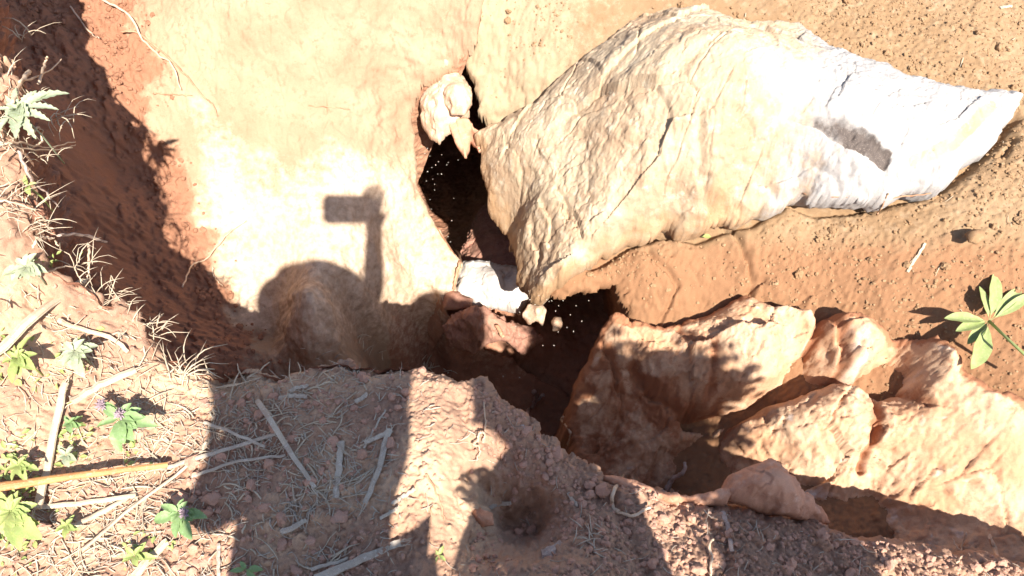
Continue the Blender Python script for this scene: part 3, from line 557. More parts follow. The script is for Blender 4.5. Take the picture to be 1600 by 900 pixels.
crumbs('far_clods', 'scattered orange clods on the ground beyond the pit', p_, s_, M_clodf, 3)

# ------------------------------------------------------------ stalks, straw, roots
def tube_geo(pts, rad, n=7, flat=1.0, jit=0., cap=True):
    pts = [np.asarray(p, float) for p in pts]; V, Fc = [], []; m = len(pts); gr = [1 + (jit * 1.3 if k % 2 else -jit * 1.3) * random.random() for k in range(n)]
    for i, p in enumerate(pts):
        t = pts[min(i + 1, m - 1)] - pts[max(i - 1, 0)]; t /= np.linalg.norm(t) + 1e-9
        s = np.cross(t, [0, 0, 1]); s = s / np.linalg.norm(s) if np.linalg.norm(s) > .05 else np.array([1., 0, 0]); u = np.cross(s, t)
        r = rad[i] if hasattr(rad, '__len__') else rad
        for k in range(n):
            a = 2 * math.pi * k / n; q = r * (1 + jit * random.uniform(-.4, .4)) * gr[k]
            V.append(p + s * math.cos(a) * q + u * math.sin(a) * q * flat)
    for i in range(m - 1):
        for k in range(n):
            a = i * n + k; b = i * n + (k + 1) % n; Fc.append((a, b, b + n, a + n))
    if cap: Fc.append(tuple(range(n))[::-1]); Fc.append(tuple(range((m - 1) * n, m * n)))
    return V, Fc
def merge(parts):
    V, Fc = [], []
    for v, f in parts:
        n = len(V); V += list(v); Fc += [tuple(i + n for i in q) for q in f]
    return V, Fc
def along(pix, lift, n=9, sag=True, wob=.0):
    """a line of pixels laid on the surface; lift is the height over it at each given point"""
    W_ = [hit(u, v) for u, v in pix]
    lf = lift if hasattr(lift, '__len__') else [lift] * len(pix)
    K = [w_ + np.array([0, 0, l]) for w_, l in zip(W_, lf)]
    # keep each key point on its own line of sight
    K = [CAM + (ray(u, v) * ((k[2] - CAM[2]) / ray(u, v)[2])) for (u, v), k in zip(pix, K)]
    out = []
    tt = np.linspace(0, len(K) - 1, n)
    for t in tt:
        i = min(int(t), len(K) - 2); f = t - i
        p0, p1, p2, p3 = K[max(i - 1, 0)], K[i], K[i + 1], K[min(i + 2, len(K) - 1)]
        p = .5 * ((2 * p1) + (-p0 + p2) * f + (2 * p0 - 5 * p1 + 4 * p2 - p3) * f * f + (-p0 + 3 * p1 - 3 * p2 + p3) * f ** 3)
        out.append(p + (np.array([random.uniform(-1, 1), random.uniform(-1, 1), random.uniform(-1, 1)]) * wob if 0 < t < len(K) - 1 else 0))
    return out
def pxr(w_, p): return w_ / F * abs(np.dot(np.array(p) - CAM, AX)) / 2       # half a width in metres
def stalk(label, pix, wpx, m, lift=.008, flat=.45, name='straw_stalk', cat='straw', taper=.8, jit=.12, wob=.0015, group=None, fray=0, n=12):
    pts = along(pix, lift, n, wob=wob); r = pxr(wpx, pts[0])
    rad = [r * (1 - (1 - taper) * i / (n - 1)) * random.uniform(.93, 1.05) for i in range(n)]
    parts = [tube_geo(pts, rad, 12, flat, jit)]
    for k in range(fray):
        e = pts[-1] if k % 2 else pts[0]; d = (pts[-1] - pts[-2]) if k % 2 else (pts[0] - pts[1]); d = d / np.linalg.norm(d)
        q = [e - d * .006 + np.array([random.uniform(-1, 1), random.uniform(-1, 1), 0]) * r * .6]
        for j in range(3): q.append(q[-1] + d * .008 + np.array([random.uniform(-1, 1), random.uniform(-1, 1), random.uniform(-.5, .7)]) * .004)
        parts.append(tube_geo(q, [r * .18, r * .15, r * .12, r * .05], 4))
    o = link(name, *merge(parts), m, smooth=False); tag(o, label, cat, group); return o
SG = 'dry stalks lying on the near bank'
stalk('thick pale stalk at the left edge pointing up to the right', [(-60, 585), (0, 545), (60, 490), (130, 438)], 19, M_straw, .022, fray=5, group=SG)
stalk('pale stalk lying steeply left of the flowering plant', [(58, 795), (75, 720), (92, 640), (102, 598)], 14, M_straw, .016, fray=4, group=SG)
stalk('short pale stalk between the two mint plants', [(112, 628), (160, 600), (212, 578)], 15, M_straw, .016, fray=4, group=SG)
stalk('long orange brown stalk crossing the left foreground', [(-60, 770), (0, 762), (130, 742), (262, 726)], 17, M_orange, .03, flat=.8, taper=.55, jit=.03, name='orange_stalk', cat='stalk')
stalk('thin pale stalk lying just below the orange stalk', [(22, 792), (110, 788), (212, 774)], 9, M_straw, .010, fray=3, group=SG)
stalk('pale stalk running off the bottom edge between two green plants', [(200, 920), (228, 880), (262, 846)], 15, M_straw, .010, fray=2, group=SG)
stalk('slender pale straw rising from lower left to the shadow edge', [(128, 860), (210, 790), (300, 722), (322, 690)], 6, M_straw, .012, group=SG)
stalk('pale straw below the two thick stalks at the left', [(90, 830), (150, 806), (212, 768)], 9, M_straw, .010, fray=3, group=SG)
stalk('white root like stick above the mint plant', [(90, 500), (120, 512), (175, 528), (200, 550)], 8, M_rootp, .014, name='root', cat='root')
stalk('grey stick lying along the foot of the left bank', [(92, 368), (125, 366), (165, 378)], 9, M_wood, .014, name='stick', cat='stick')
stalk('long grey brown straw slanting down right in the shadow', [(368, 590), (402, 625), (450, 700), (492, 762)], 7, M_strawg, .012, taper=.55, fray=5, group=SG)
stalk('thin straw crossing near the left of the shadow', [(318, 660), (360, 675), (414, 698)], 5, M_strawg, .012, group=SG)
stalk('thin straw bundle running right to the long slanting straw', [(262, 730), (340, 706), (430, 678)], 7, M_strawg, .012, fray=3, group=SG)
stalk('thin straw below the bundle in the shadow', [(300, 744), (370, 722), (446, 711)], 5, M_strawg, .010, group=SG)
stalk('short upright cut straw in the middle of the shadow', [(533, 690), (530, 730), (524, 778)], 11, M_strawg, .010, taper=.95, group=SG)
stalk('split upright straw right of the short cut straw', [(608, 670), (594, 725), (570, 786)], 10, M_strawg, .012, fray=4, group=SG)
stalk('pale straw leaning beside the split straw', [(612, 672), (588, 684), (570, 692)], 8, M_strawg, .012, fray=2, group=SG)
stalk('broad frayed straw at the bottom of the shadow', [(492, 905), (560, 876), (626, 848)], 14, M_strawg, .012, fray=6, group=SG)
stalk('thin straw crossing above the broad frayed straw', [(486, 890), (520, 880), (544, 872)], 6, M_strawg, .010, group=SG)
stalk('short straw chip near the right edge of the shadow', [(614, 788), (630, 776), (648, 764)], 7, M_strawg, .010, group=SG)
stalk('slim straw chip below the chip at the shadow edge', [(594, 810), (612, 800), (622, 794)], 6, M_strawg, .010, group=SG)
stalk('flat curled straw chip at lower centre of the shadow', [(440, 832), (462, 822), (478, 812)], 9, M_strawg, .008, group=SG)
stalk('short straw chip near the top of the shadow', [(436, 622), (458, 618), (480, 620)], 8, M_strawg, .008, group=SG)
stalk('short slanting chip above the short cut straw', [(452, 612), (466, 606), (481, 603)], 7, M_strawg, .008, group=SG)
stalk('small straw chip just right of centre of the shadow', [(556, 628), (566, 622), (574, 615)], 8, M_strawg, .008, group=SG)
stalk('curving hair thin straw near the right of the shadow', [(568, 700), (585, 670), (602, 640)], 3.5, M_strawg, .008, group=SG)
stalk('vertical grey straw at the left bottom of the shadow', [(341, 850), (341, 875), (342, 905)], 6, M_strawg, .008, group=SG)
stalk('loose straw lying on the sunlit dirt right of the pit', [(1418, 425), (1432, 402), (1446, 380)], 4.5, M_straw, .004, name='straw_stalk')
stalk('short straw on the dirt above the boulder', [(1563, 12), (1575, 10), (1582, 9)], 5, M_straw, .004)
stalk('flat straw chip at the rim of the dark hollow', [(764, 794), (778, 788), (798, 786)], 8, M_strawg, .008, group=SG)
stalk('small grey straw chip right of the dark hollow', [(888, 770), (895, 782), (903, 789)], 6, M_strawg, .008, group=SG)
stalk('pale woody chunk lying below the dark hollow', [(846, 868), (862, 862), (878, 850)], 18, M_wood, .012, name='stick', cat='stick', jit=.25)
stalk('grey stick lying below the humped rock', [(1128, 800), (1136, 820), (1144, 862)], 8, M_wood, .010, name='stick', cat='stick')
stalk('upright pale stick at the bottom right edge of the bank', [(1546, 838), (1556, 862), (1572, 905)], 9, M_rootp, [.05, .03, .0], name='stick', cat='stick')
# roots
def rootobj(label, branches, m=M_rootp, name='root', wob=.002):
    parts = []
    for pix, w0, w1, lift in branches:
        n = 5 * len(pix); pts = along(pix, lift, n, wob=wob); r = pxr(w0, pts[0])
        parts.append(tube_geo(pts, [r * (1 + (w1 / w0 - 1) * i / (n - 1)) * random.uniform(.9, 1.12) for i in range(n)], 6, 1, .1))
    return tag(link(name, *merge(parts), m), label, 'root')
rootobj('long brown root trailing across the top of the smooth left wall', [([(190, 50), (215, 52), (250, 78), (285, 112), (315, 148), (332, 162), (340, 181)], 3.5, 2, .01)], M_root)
rootobj('pale forked root hanging beside the long brown root', [([(160, 0), (200, 22), (222, 60), (250, 88), (268, 100), (283, 140)], 4, 2, .014), ([(110, 10), (140, 50), (155, 60)], 3, 1.5, .01)], M_rootp)
rootobj('thin dark root lying across the wall below the pale forked root', [([(240, 146), (270, 148), (300, 149)], 2.5, 1.5, .006)], M_root)
rootobj('thin pale root crossing the shadow edge on the left wall', [([(285, 448), (300, 415), (322, 404), (352, 370), (384, 345)], 3.2, 1.5, .02), ([(332, 418), (334, 432), (348, 447)], 2.5, 1.5, .01)], M_rootp)
rootobj('tiny dark twig on the upper middle of the left wall', [([(482, 165), (515, 167), (546, 171)], 2, 1.2, .004)], M_root)
rootobj('thick cut root stub sticking out over the trench', [([(815, 668), (826, 640), (838, 626), (848, 617)], 11, 13, [.0, .03, .05, .05]), ([(832, 636), (838, 620), (834, 612)], 7, 7, [.03, .05, .06])], M_wood)
rootobj('white curled root tip beside the trench edge', [([(888, 695), (892, 680), (887, 668), (878, 656), (880, 652)], 4.5, 6, [.0, .02, .03, .04, .04])], M_rootp)
rootobj('crooked pale root standing over the pink rock band', [([(1042, 765), (1052, 748), (1068, 738), (1070, 722)], 9, 4.5, [.0, .03, .05, .06])], M_wood)
rootobj('forked pale root at the lip below the pink rock band', [([(975, 742), (962, 760), (956, 788), (966, 800)], 3, 5, [.03, .02, .01, .01]), ([(964, 800), (988, 806), (1016, 792)], 5, 5, [.008, .012, .02])], M_rootp)
rootobj('zigzag pale root on the rim beside the dark hollow', [([(756, 628), (758, 670), (754, 692)], 2.5, 2, .02), ([(757, 676), (748, 678), (746, 690), (738, 694), (750, 700), (744, 720)], 4, 2.5, .02)], M_rootp)
rootobj('curved root poking up from the shaded bank', [([(1110, 900), (1112, 870), (1108, 850), (1114, 842)], 4.5, 4.5, [.0, .02, .03, .03])], M_rootp)
rootobj('forked pale root at the lower right corner bank', [([(1496, 895), (1500, 862), (1510, 832)], 4, 3, [.0, .02, .03]), ([(1500, 860), (1488, 842)], 3, 2, [.02, .03]), ([(1494, 880), (1504, 868)], 3, 2, .02)], M_rootp)
rootobj('thin brown root lying along the dirt under the boulder', [([(1255, 302), (1320, 308), (1400, 308), (1455, 302)], 3, 2, .004), ([(1370, 335), (1380, 320), (1388, 302)], 3, 2, .006)], M_root)
rootobj('long dry root crossing the left bank edge', [([(28, 235), (45, 275), (70, 300), (92, 323)], 5, 3, .02)], M_wood)
rootobj('tangle of looping pale roots at the left edge under the grey green plant', [([(-10, 228), (30, 222), (70, 230), (118, 222)], 4, 2, .03), ([(0, 222), (40, 232), (90, 234), (118, 226)], 3.5, 2, .02), ([(45, 210), (62, 200), (65, 222), (50, 230)], 4, 3, .03), ([(20, 160), (35, 125), (46, 112)], 5, 8, .05), ([(0, 250), (20, 222), (25, 205)], 3, 2, .02), ([(60, 130), (70, 100), (74, 88)], 5, 3, .05), ([(30, 128), (70, 115), (96, 92)], 4, 2, .05)], M_rootp)
rootobj('pale root looping over the lower left bank edge', [([(52, 388), (62, 372), (80, 372), (92, 384)], 4.5, 3, .02), ([(138, 380), (139, 410), (136, 445)], 4.5, 2.5, .02), ([(75, 425), (100, 416), (125, 420)], 3, 2, .015), ([(-20, 318), (20, 315), (56, 330)], 4, 3, .03)], M_rootp)
rootobj('dark twig lying on the sunlit strip of soil', [([(666, 740), (680, 765), (690, 790), (694, 812)], 3.5, 2, .005), ([(676, 790), (670, 830), (675, 850)], 2.5, 2, .005)], M_root)
rootobj('cut brown root end in the bottom of the trench', [([(776, 508), (782, 520), (786, 526)], 7, 7, .02)], M_root)
rootobj('thin black root hanging down the cleft left of the white slab', [([(712, 392), (719, 408), (713, 430), (709, 452)], 5, 3.5, .02)], M_root)

# dry grass tufts
def tuft(label, u, v, spread, n=22, ht=.05, m=M_straw, w_=2.6, lean=(0, 0, 0)):
    b = hit(u, v); parts = []
    for k in range(n):
        a = random.uniform(0, 6.28); rr = random.uniform(0, spread); p = b + np.array([math.cos(a) * rr * 1.6, math.sin(a) * rr, 0]); p[2] = top(p[0], p[1]) if top(p[0], p[1]) > b[2] - .1 else b[2]
        a2 = random.uniform(0, 6.28); L = ht * random.uniform(.4, 1.2); q = [p]
        d = np.array([math.cos(a2) * .7 + lean[0], math.sin(a2) * .7 + lean[1], .8 + lean[2]])
        for j in range(5):
            d = d + np.array([random.uniform(-.3, .3), random.uniform(-.3, .3), -.28]); q.append(q[-1] + d / np.linalg.norm(d) * L / 5)
        r = pxr(w_ * random.uniform(.5, 1.1), p); parts.append(tube_geo(q, [r, r, r * .9, r * .7, r * .5, r * .25], 4, .6))
    return tag(link('dry_grass_tuft', *merge(parts), m), label, 'dry grass')
tuft('bushy dry grass tuft at the left corner of the shadow', 290, 590, .05, 46, .09, lean=(.1, .4, 0))
tuft('white dry grass tuft on the lip at the lit strip', 668, 575, .012, 20, .05, lean=(.2, .7, 0))
tuft('thin grass tuft hanging off the lip above the shadow', 500, 570, .04, 26, .04, M_strawg, 2.2, (0, .5, 0))
tuft('broken dry tuft on the lip where the bank turns down', 702, 585, .015, 16, .05, M_strawg, 3, (.2, .4, 0))
tuft('pale dry tuft in the middle of the left bank', 245, 640, .03, 18, .06)
tuft('faded grass tuft below the dark hollow', 920, 845, .03, 20, .05, M_strawg)
tuft('fine hair roots sprouting over the lip left of the lit strip', 580, 565, .04, 14, .05, M_straw, 1.6, (.1, .8, .2))
tuft('dry wispy tuft beside the split upright straw', 560, 740, .04, 26, .05, M_strawg, 2)
tuft('matted pale tuft at lower centre of the shadow', 462, 800, .03, 24, .05, M_strawg, 3)
tuft('dry spiky tuft beneath the grey green plant', 80, 190, .03, 24, .09, M_straw, 2.5, (.4, .2, .2))

for lab, u, v, n_, h_ in (('dry tuft overhanging the bank edge at the very top left', 30, 60, 22, .08), ('short dry tuft on the bank edge between the two upper green sprigs', 52, 250, 24, .07), ('straggly dry tuft on the bank edge beside the cream stone', 62, 345, 26, .08), ('pale tuft at the bend of the left bank edge', 110, 418, 30, .08), ('sparse dry tuft on the sloping left bank edge', 175, 470, 26, .07), ('frayed tuft on the bank edge above the bushy grass', 232, 520, 24, .07)):
    tuft(lab, u, v, .03, n_, h_, M_straw, 2.4, (.5, .3, .3))
def litter(name, label, n, box, fn, lmin, lmax, m, w0=.0006, w1=.0018):
    parts = []; x = rng.uniform(box[0], box[1], n); y = rng.uniform(box[2], box[3], n); z = top(x, y); U, V = img(x, y, z)
    ok = rng.random(n) < fn(x, y, U, V, z)
    for px_, py_, pz in zip(x[ok], y[ok], z[ok]):
        a = random.uniform(0, 6.28); L = lmin + (lmax - lmin) * random.random() ** 2; q = []; bend = random.uniform(-1.2, 1.2)
        cx, cy = px_, py_
        for j in range(5):
            zz = float(top(cx, cy)); zz = zz if abs(zz - pz) < .04 else pz
            q.append(np.array([cx, cy, max(zz, pz - .01) + .003 + .004 * random.random()])); aa = a + bend * j / 4; cx += math.cos(aa) * L / 4; cy += math.sin(aa) * L / 4
        r = random.uniform(w0, w1); parts.append(tube_geo(q, [r * .8, r, r, r * .9, r * .4], 4, .5, cap=False))
    return tag(link(name, *merge(parts), m), label, 'litter', kind='stuff')
def lf(x, y, U, V, z):
    d = .3 + .8 * sstep(-.1, .3, fbm(x, y, 5, 3, 111)); return level(x, y) * (np.abs(z - FIELDS[0].at(x, y)) < .004) * (z > -.2) * d * sstep(760, 690, U) * (1 - .6 * sstep(610, 650, U))
litter('straw_litter', 'fine broken straw littering the near bank', 10500, (-1.1, .1, .05, 1.1), lf, .006, .04, M_strawg, .0005, .0014)
litter('pale_straw_litter', 'pale broken straw and fibres littering the left bank', 3200, (-1.2, -.3, .05, 1.2), lf, .015, .08, M_straw, .0007, .0022)
def lf2(x, y, U, V, z): return level(x, y) * (np.abs(z - FIELDS[0].at(x, y)) < .004) * (z > -.33) * sstep(690, 760, U) * .7 * (U < 1700)
litter('fibre_litter', 'thin root fibres strewn over the lower right bank', 1500, (-.1, 1.3, .0, 1.0), lf2, .008, .04, M_strawg, .0005, .0012)
def lf3(x, y, U, V, z): return (np.abs(z - FIELDS[3].at(x, y)) < .004) * (z > -.4) * (U > 900) * .8
litter('far_litter', 'sparse bits of dry stem on the dirt beyond the pit', 110, (0, 1.8, .5, 2.3), lf3, .01, .04, M_straw, .0006, .0014)

# ------------------------------------------------------------ green plants
def leaf_geo(base, d, up, L, Wd, serr=0, curl=.3, fold=.25, n=12, shape=1.0):
    d = d / np.linalg.norm(d); s = np.cross(d, up); s /= np.linalg.norm(s); up = np.cross(s, d)
    V, Fc = [], []
    cur = np.array(base, float)
    pet = .14
    for i in range(n + 1):
        t0 = i / n; t = max(0, (t0 - pet) / (1 - pet)); w_ = Wd * (math.sin(math.pi * min(1, t ** shape)) ** .8 * (1 - .15 * t) + .03)
        if serr and i % 2 and 0 < i < n: w_ *= 1 + serr
        if i == n: w_ = Wd * .01
        cc = curl * t0 * 2; dd = d * math.cos(cc) - up * math.sin(cc); uu = up * math.cos(cc) + d * math.sin(cc)
        if i: cur = cur + dd * L / n
        und = .05 * Wd * math.sin(t * 19)
        for k, sg in ((0, -1), (1, -.5), (2, 0), (3, .5), (4, 1)):
            V.append(cur + s * sg * w_ + uu * (abs(sg) * w_ * fold + (und if abs(sg) == 1 else 0)))
    for i in range(n):
        for k in range(4): a = i * 5 + k; Fc.append((a, a + 1, a + 6, a + 5))
    m = len(V); Vb = [v - up * .0006 for v in V]
    Fb = [tuple(reversed([i + m for i in f])) for f in Fc]
    return V + Vb, Fc + Fb
def plant(name, label, u, v, leaves, mleaf, stem_h=.03, cat='plant', flower=None, serr=.12, group=None, Wr=.19, shape=.85, curl=.35, stemw=.0016):
    """leaves: (du, dv) pixel vectors of each leaf as seen, with an optional rise"""
    g = hit(u, v); z0 = g[2] + stem_h; c = P(u, v, z0)
    t = thing(name, label, cat, (c[0], c[1], top(c[0], c[1])), group); o0 = np.array(t.location)
    foot = np.array([c[0] + .004, c[1] - .004, max(float(top(c[0], c[1])) - .01, z0 - .15)])
    link('stem', *tube_geo([foot - o0, (foot + c) / 2 - o0 + .002, c - o0], [stemw, stemw, stemw * .8], 6), mleaf, t)
    for q in leaves:
        jj = random.uniform(.66, 1.08) if shape < 1 else 1
        du, dv = q[0] * jj + random.uniform(-3, 3), q[1] * jj + random.uniform(-3, 3); rise = q[2] if len(q) > 2 else 0.008
        e = P(u + du, v + dv, z0 + rise); d = e - c; L = np.linalg.norm(d) * 1.06
        d = d / np.linalg.norm(d) + np.array([0, 0, curl * .9]); wr = q[3] if len(q) > 3 else Wr
        link('leaf', *leaf_geo(c - o0, d, np.array([random.uniform(-.35, .35), random.uniform(-.35, .35), 1.]), L, L * wr * random.uniform(.8, 1.15), serr, curl * random.uniform(.6, 1.6), .45, 16, shape), mleaf, t)
    if len(leaves) >= 5 and shape < 1:                 # the young inner leaves
        for k in range(len(leaves)):
            a = 2.4 * k + .5; r = random.uniform(.35, .6) * (abs(leaves[0][0]) + abs(leaves[0][1])) ; e = P(u + math.cos(a) * r, v + math.sin(a) * r, z0 + .012); d = e - c; L = np.linalg.norm(d)
            link('leaf', *leaf_geo(c - o0 + (0, 0, .003), d / L + np.array([0, 0, curl]), np.array([0, 0, 1.]), L, L * .22, serr, curl, .5, 10, shape), mleaf, t)
    if flower:
        for (du, dv, r) in flower:
            e = P(u + du, v + dv, z0 + .012) - o0; parts = []
            for k in range(46):
                a = random.uniform(0, 6.28); b = random.uniform(0, 1.5); dd = np.array([math.cos(a) * math.cos(b), math.sin(a) * math.cos(b), math.sin(b)])
                parts.append(tube_geo([e, e + dd * r * .6, e + dd * r * random.uniform(.8, 1.15)], [r * .09, r * .13, r * .03], 5))
            link('flower_head', *merge(parts), M_flower, t)
    return t
plant('mint_plant', 'blue green leafy sprig above the flowering mint plant', 118, 550, [(-38, -10), (-30, 22), (2, -28), (26, 8), (10, 34), (34, -12), (-8, 30)], M_leafg, .03)
plant('mint_plant', 'flowering mint with purple heads and long green leaves', 188, 655, [(58, 8, .012), (38, -30, .01), (-8, 52, .0), (-38, 8), (-20, -24), (22, 34)], M_leaf, .045, flower=[(-28, -22, .014), (0, -8, .013)])
plant('mint_plant', 'star shaped mint seedling with a purple centre at the shadow corner', 280, 802, [(40, 0), (0, -34), (-26, 4), (-58, 20), (-12, 54), (14, 40), (-28, -14)], M_leaf, .04, flower=[(8, 0, .012)])
plant('weed_seedling', 'small yellow green seedling at the bottom beside a pale stalk', 212, 868, [(16, -22), (26, 4), (-4, 18), (-22, 14), (-8, -12)], M_leafy, .02, serr=.05)
plant('weed_clump', 'yellow green weed clump at the left edge above the stalks', 28, 560, [(-30, 0), (-14, -24), (14, -32), (32, -6), (30, 18), (0, 24), (-22, 28), (6, -10), (-8, 36)], M_leafy, .035)
plant('weed_clump', 'green weed clump at the left edge below the orange stalk', 18, 800, [(-24, -30), (10, -34), (34, -10), (38, 24), (8, 36), (-18, 40), (20, 56), (44, 50), (-10, 8)], M_leafy, .03)
plant('weed_clump', 'green weed clump at the left edge above the orange stalk', 30, 728, [(-28, 6), (-14, -22), (16, -24), (30, -2), (12, 20), (-12, 22)], M_leafy, .03)
plant('weed_seedling', 'small dull green seedling between the weed clump and flowering mint', 105, 712, [(-14, -16), (10, -20), (18, 4), (-6, 18), (-18, 6)], M_leafg, .02)
plant('weed_seedling', 'small green seedling beside the steep pale stalk', 110, 662, [(-12, -14), (12, -16), (16, 8), (-2, 18), (-16, 6)], M_leaf, .02)
plant('weed_seedling', 'small green seedling low at the left between the stalk ends', 105, 822, [(-14, -14), (10, -14), (16, 6), (-4, 16), (-18, 4)], M_leafy, .02)
plant('feathery_weed', 'feathery green weed on the left bank edge under the cream stone', 42, 418, [(-36, 10), (-24, -10), (-6, -14), (14, -12), (32, 4), (20, 14), (-10, 18), (4, 4), (-30, 24)], M_leafg, .02, Wr=.22)
plant('grey_plant', 'grey green feathery plant with dry stems at the upper left edge', 28, 172, [(-34, 0), (-20, -22), (8, -26), (34, -18), (48, -30), (40, 8), (12, 26), (-16, 22), (-30, -30), (20, 0), (52, 14), (60, -8), (-10, -44), (24, 40), (70, -36), (4, 50), (-36, 34), (38, -44)], M_leafg, .05, Wr=.09, curl=.3, serr=.5)
plant('weed_seedling', 'tiny yellow green sprout on the bottom of the lit strip', 686, 868, [(-8, -10), (6, -14), (10, 6), (-8, 10)], M_leafy, .008, serr=0)
plant('weed_seedling', 'dark green sprout at the bottom edge inside the shadow', 385, 890, [(-24, 2), (24, -4), (10, 12), (-10, -12)], M_leaf, .012, serr=0)
plant('weed_seedling', 'thin green sprout on the left bank edge above the cream stone', 44, 290, [(-16, -10), (10, -4), (4, 18), (-4, -14)], M_leafy, .02, serr=0, Wr=.16)
plant('leafy_seedling', 'pale green seedling with long narrow leaves on the dirt at the right', 1546, 502, [(12, -72, .03, .13), (-12, -50, .02, .13), (-70, -8, .01, .13), (-50, 12, .01, .13), (-28, 72, .0, .15), (46, -52, .02, .14), (66, -44, .03, .13), (-34, 34, .0, .13)], M_leafp, .035, serr=0, shape=1.1, curl=.12)
# its long stalk runs to the right edge
pl = [P(1546, 502, float(hit(1546, 502)[2]) + .033), P(1575, 530, -.21), P(1610, 562, -.2), P(1660, 600, -.22)]
tag(link('green_stem', *tube_geo(pl, [.004, .0035, .004, .004], 7), M_leafp), 'pale green stem running from the seedling to the right edge', 'stem')
g = hit(1102, 371); lv = leaf_geo(g + np.array([-.012, 0, .004]), np.array([1., .1, .1]), np.array([0, 0, 1.]), .03, .008, 0, .2)
tag(link('fallen_leaf', *lv, M_leafy), 'single small green leaf lying on the dirt below the boulder', 'leaf')
g = hit(1545, 405)
tag(link('fallen_leaf', *leaf_geo(hit(1572, 200) + np.array([0, 0, .006]), np.array([.3, -1., .1]), np.array([0, 0, 1.]), .03, .009, 0, .2), M_leaf), 'small green leaf tucked under the right end of the boulder', 'leaf')

parts = []
for (u, v, ru, rv, n_) in ((25, 565, 45, 40, 60), (25, 800, 50, 60, 110), (30, 725, 35, 30, 50), (110, 690, 30, 40, 50), (45, 415, 45, 18, 50), (200, 700, 40, 25, 24), (225, 855, 35, 25, 24), (120, 560, 40, 35, 30)):
    for k in range(n_):
        b_ = hit(u + random.gauss(0, ru * .6), v + random.gauss(0, rv * .6)); dd = np.array([random.uniform(-1, 1), random.uniform(-1, 1), random.uniform(.1, .9)]); Lf = random.uniform(.006, .017)
        parts.append(leaf_geo(b_ + (0, 0, random.uniform(.001, .012)), dd, np.array([random.uniform(-.5, .5), random.uniform(-.5, .5), 1.]), Lf, Lf * random.uniform(.16, .3), .1, random.uniform(.1, .6), .4, 5, .9))
tag(link('ground_weeds', *merge(parts), M_leafy), 'tiny pale green weed leaves sprouting between the straw on the left bank', 'weeds', kind='stuff')

# ------------------------------------------------------------ midges hovering in the openings
def midge_mesh():
    v0, f0 = ico(1); parts = [(list(v0 * (.0024, .0009, .0009)), [tuple(f) for f in f0])]
    for sg in (-1, 1):
        parts.append(([np.array(p) for p in [(.0006, sg * .0004, .0007), (.0002, sg * .0034, .0018), (-.0018, sg * .0036, .0016), (-.0022, sg * .001, .0008)]], [(0, 1, 2, 3)]))
    return merge(parts)
mv = midge_mesh(); mid0 = None
spots = [(668, 232), (672, 244), (675, 262), (668, 268), (681, 258), (685, 253), (684, 272), (690, 272), (698, 258), (700, 254), (666, 283), (679, 288), (679, 297), (676, 280), (674, 327), (706, 345), (700, 370), (704, 378), (690, 242), (709, 310), (664, 240), (716, 250), (672, 312)]
spots2 = [(806, 470), (800, 482), (818, 460), (826, 455), (842, 462), (854, 468), (862, 470), (873, 478), (880, 470), (868, 486), (891, 492), (909, 502), (886, 512), (896, 518), (872, 519), (858, 471), (836, 476), (812, 488), (900, 478), (768, 484), (848, 540), (920, 470), (866, 540), (806, 510), (838, 455), (828, 468), (786, 588), (812, 590)]
for L_, lab, zr in ((spots, 'tiny pale midge hovering in front of the tall dark cave opening', (-.62, -.52)), (spots2, 'tiny pale midge hovering over the shaded trench', (-.72, -.5))):
    for (u, v) in L_:
        if mid0 is None: o = link('midge', *mv, M_midge, smooth=False); mid0 = o
        else: o = mid0.copy(); C.objects.link(o)
        o.scale = (random.uniform(.4, .68),) * 3; o.location = P(u, v, random.uniform(*zr)); o.rotation_euler = (random.uniform(-.4, .4), random.uniform(-.4, .4), random.uniform(0, 6.28))
        tag(o, lab, 'insect', 'midges over the ' + ('cave' if L_ is spots else 'trench'))

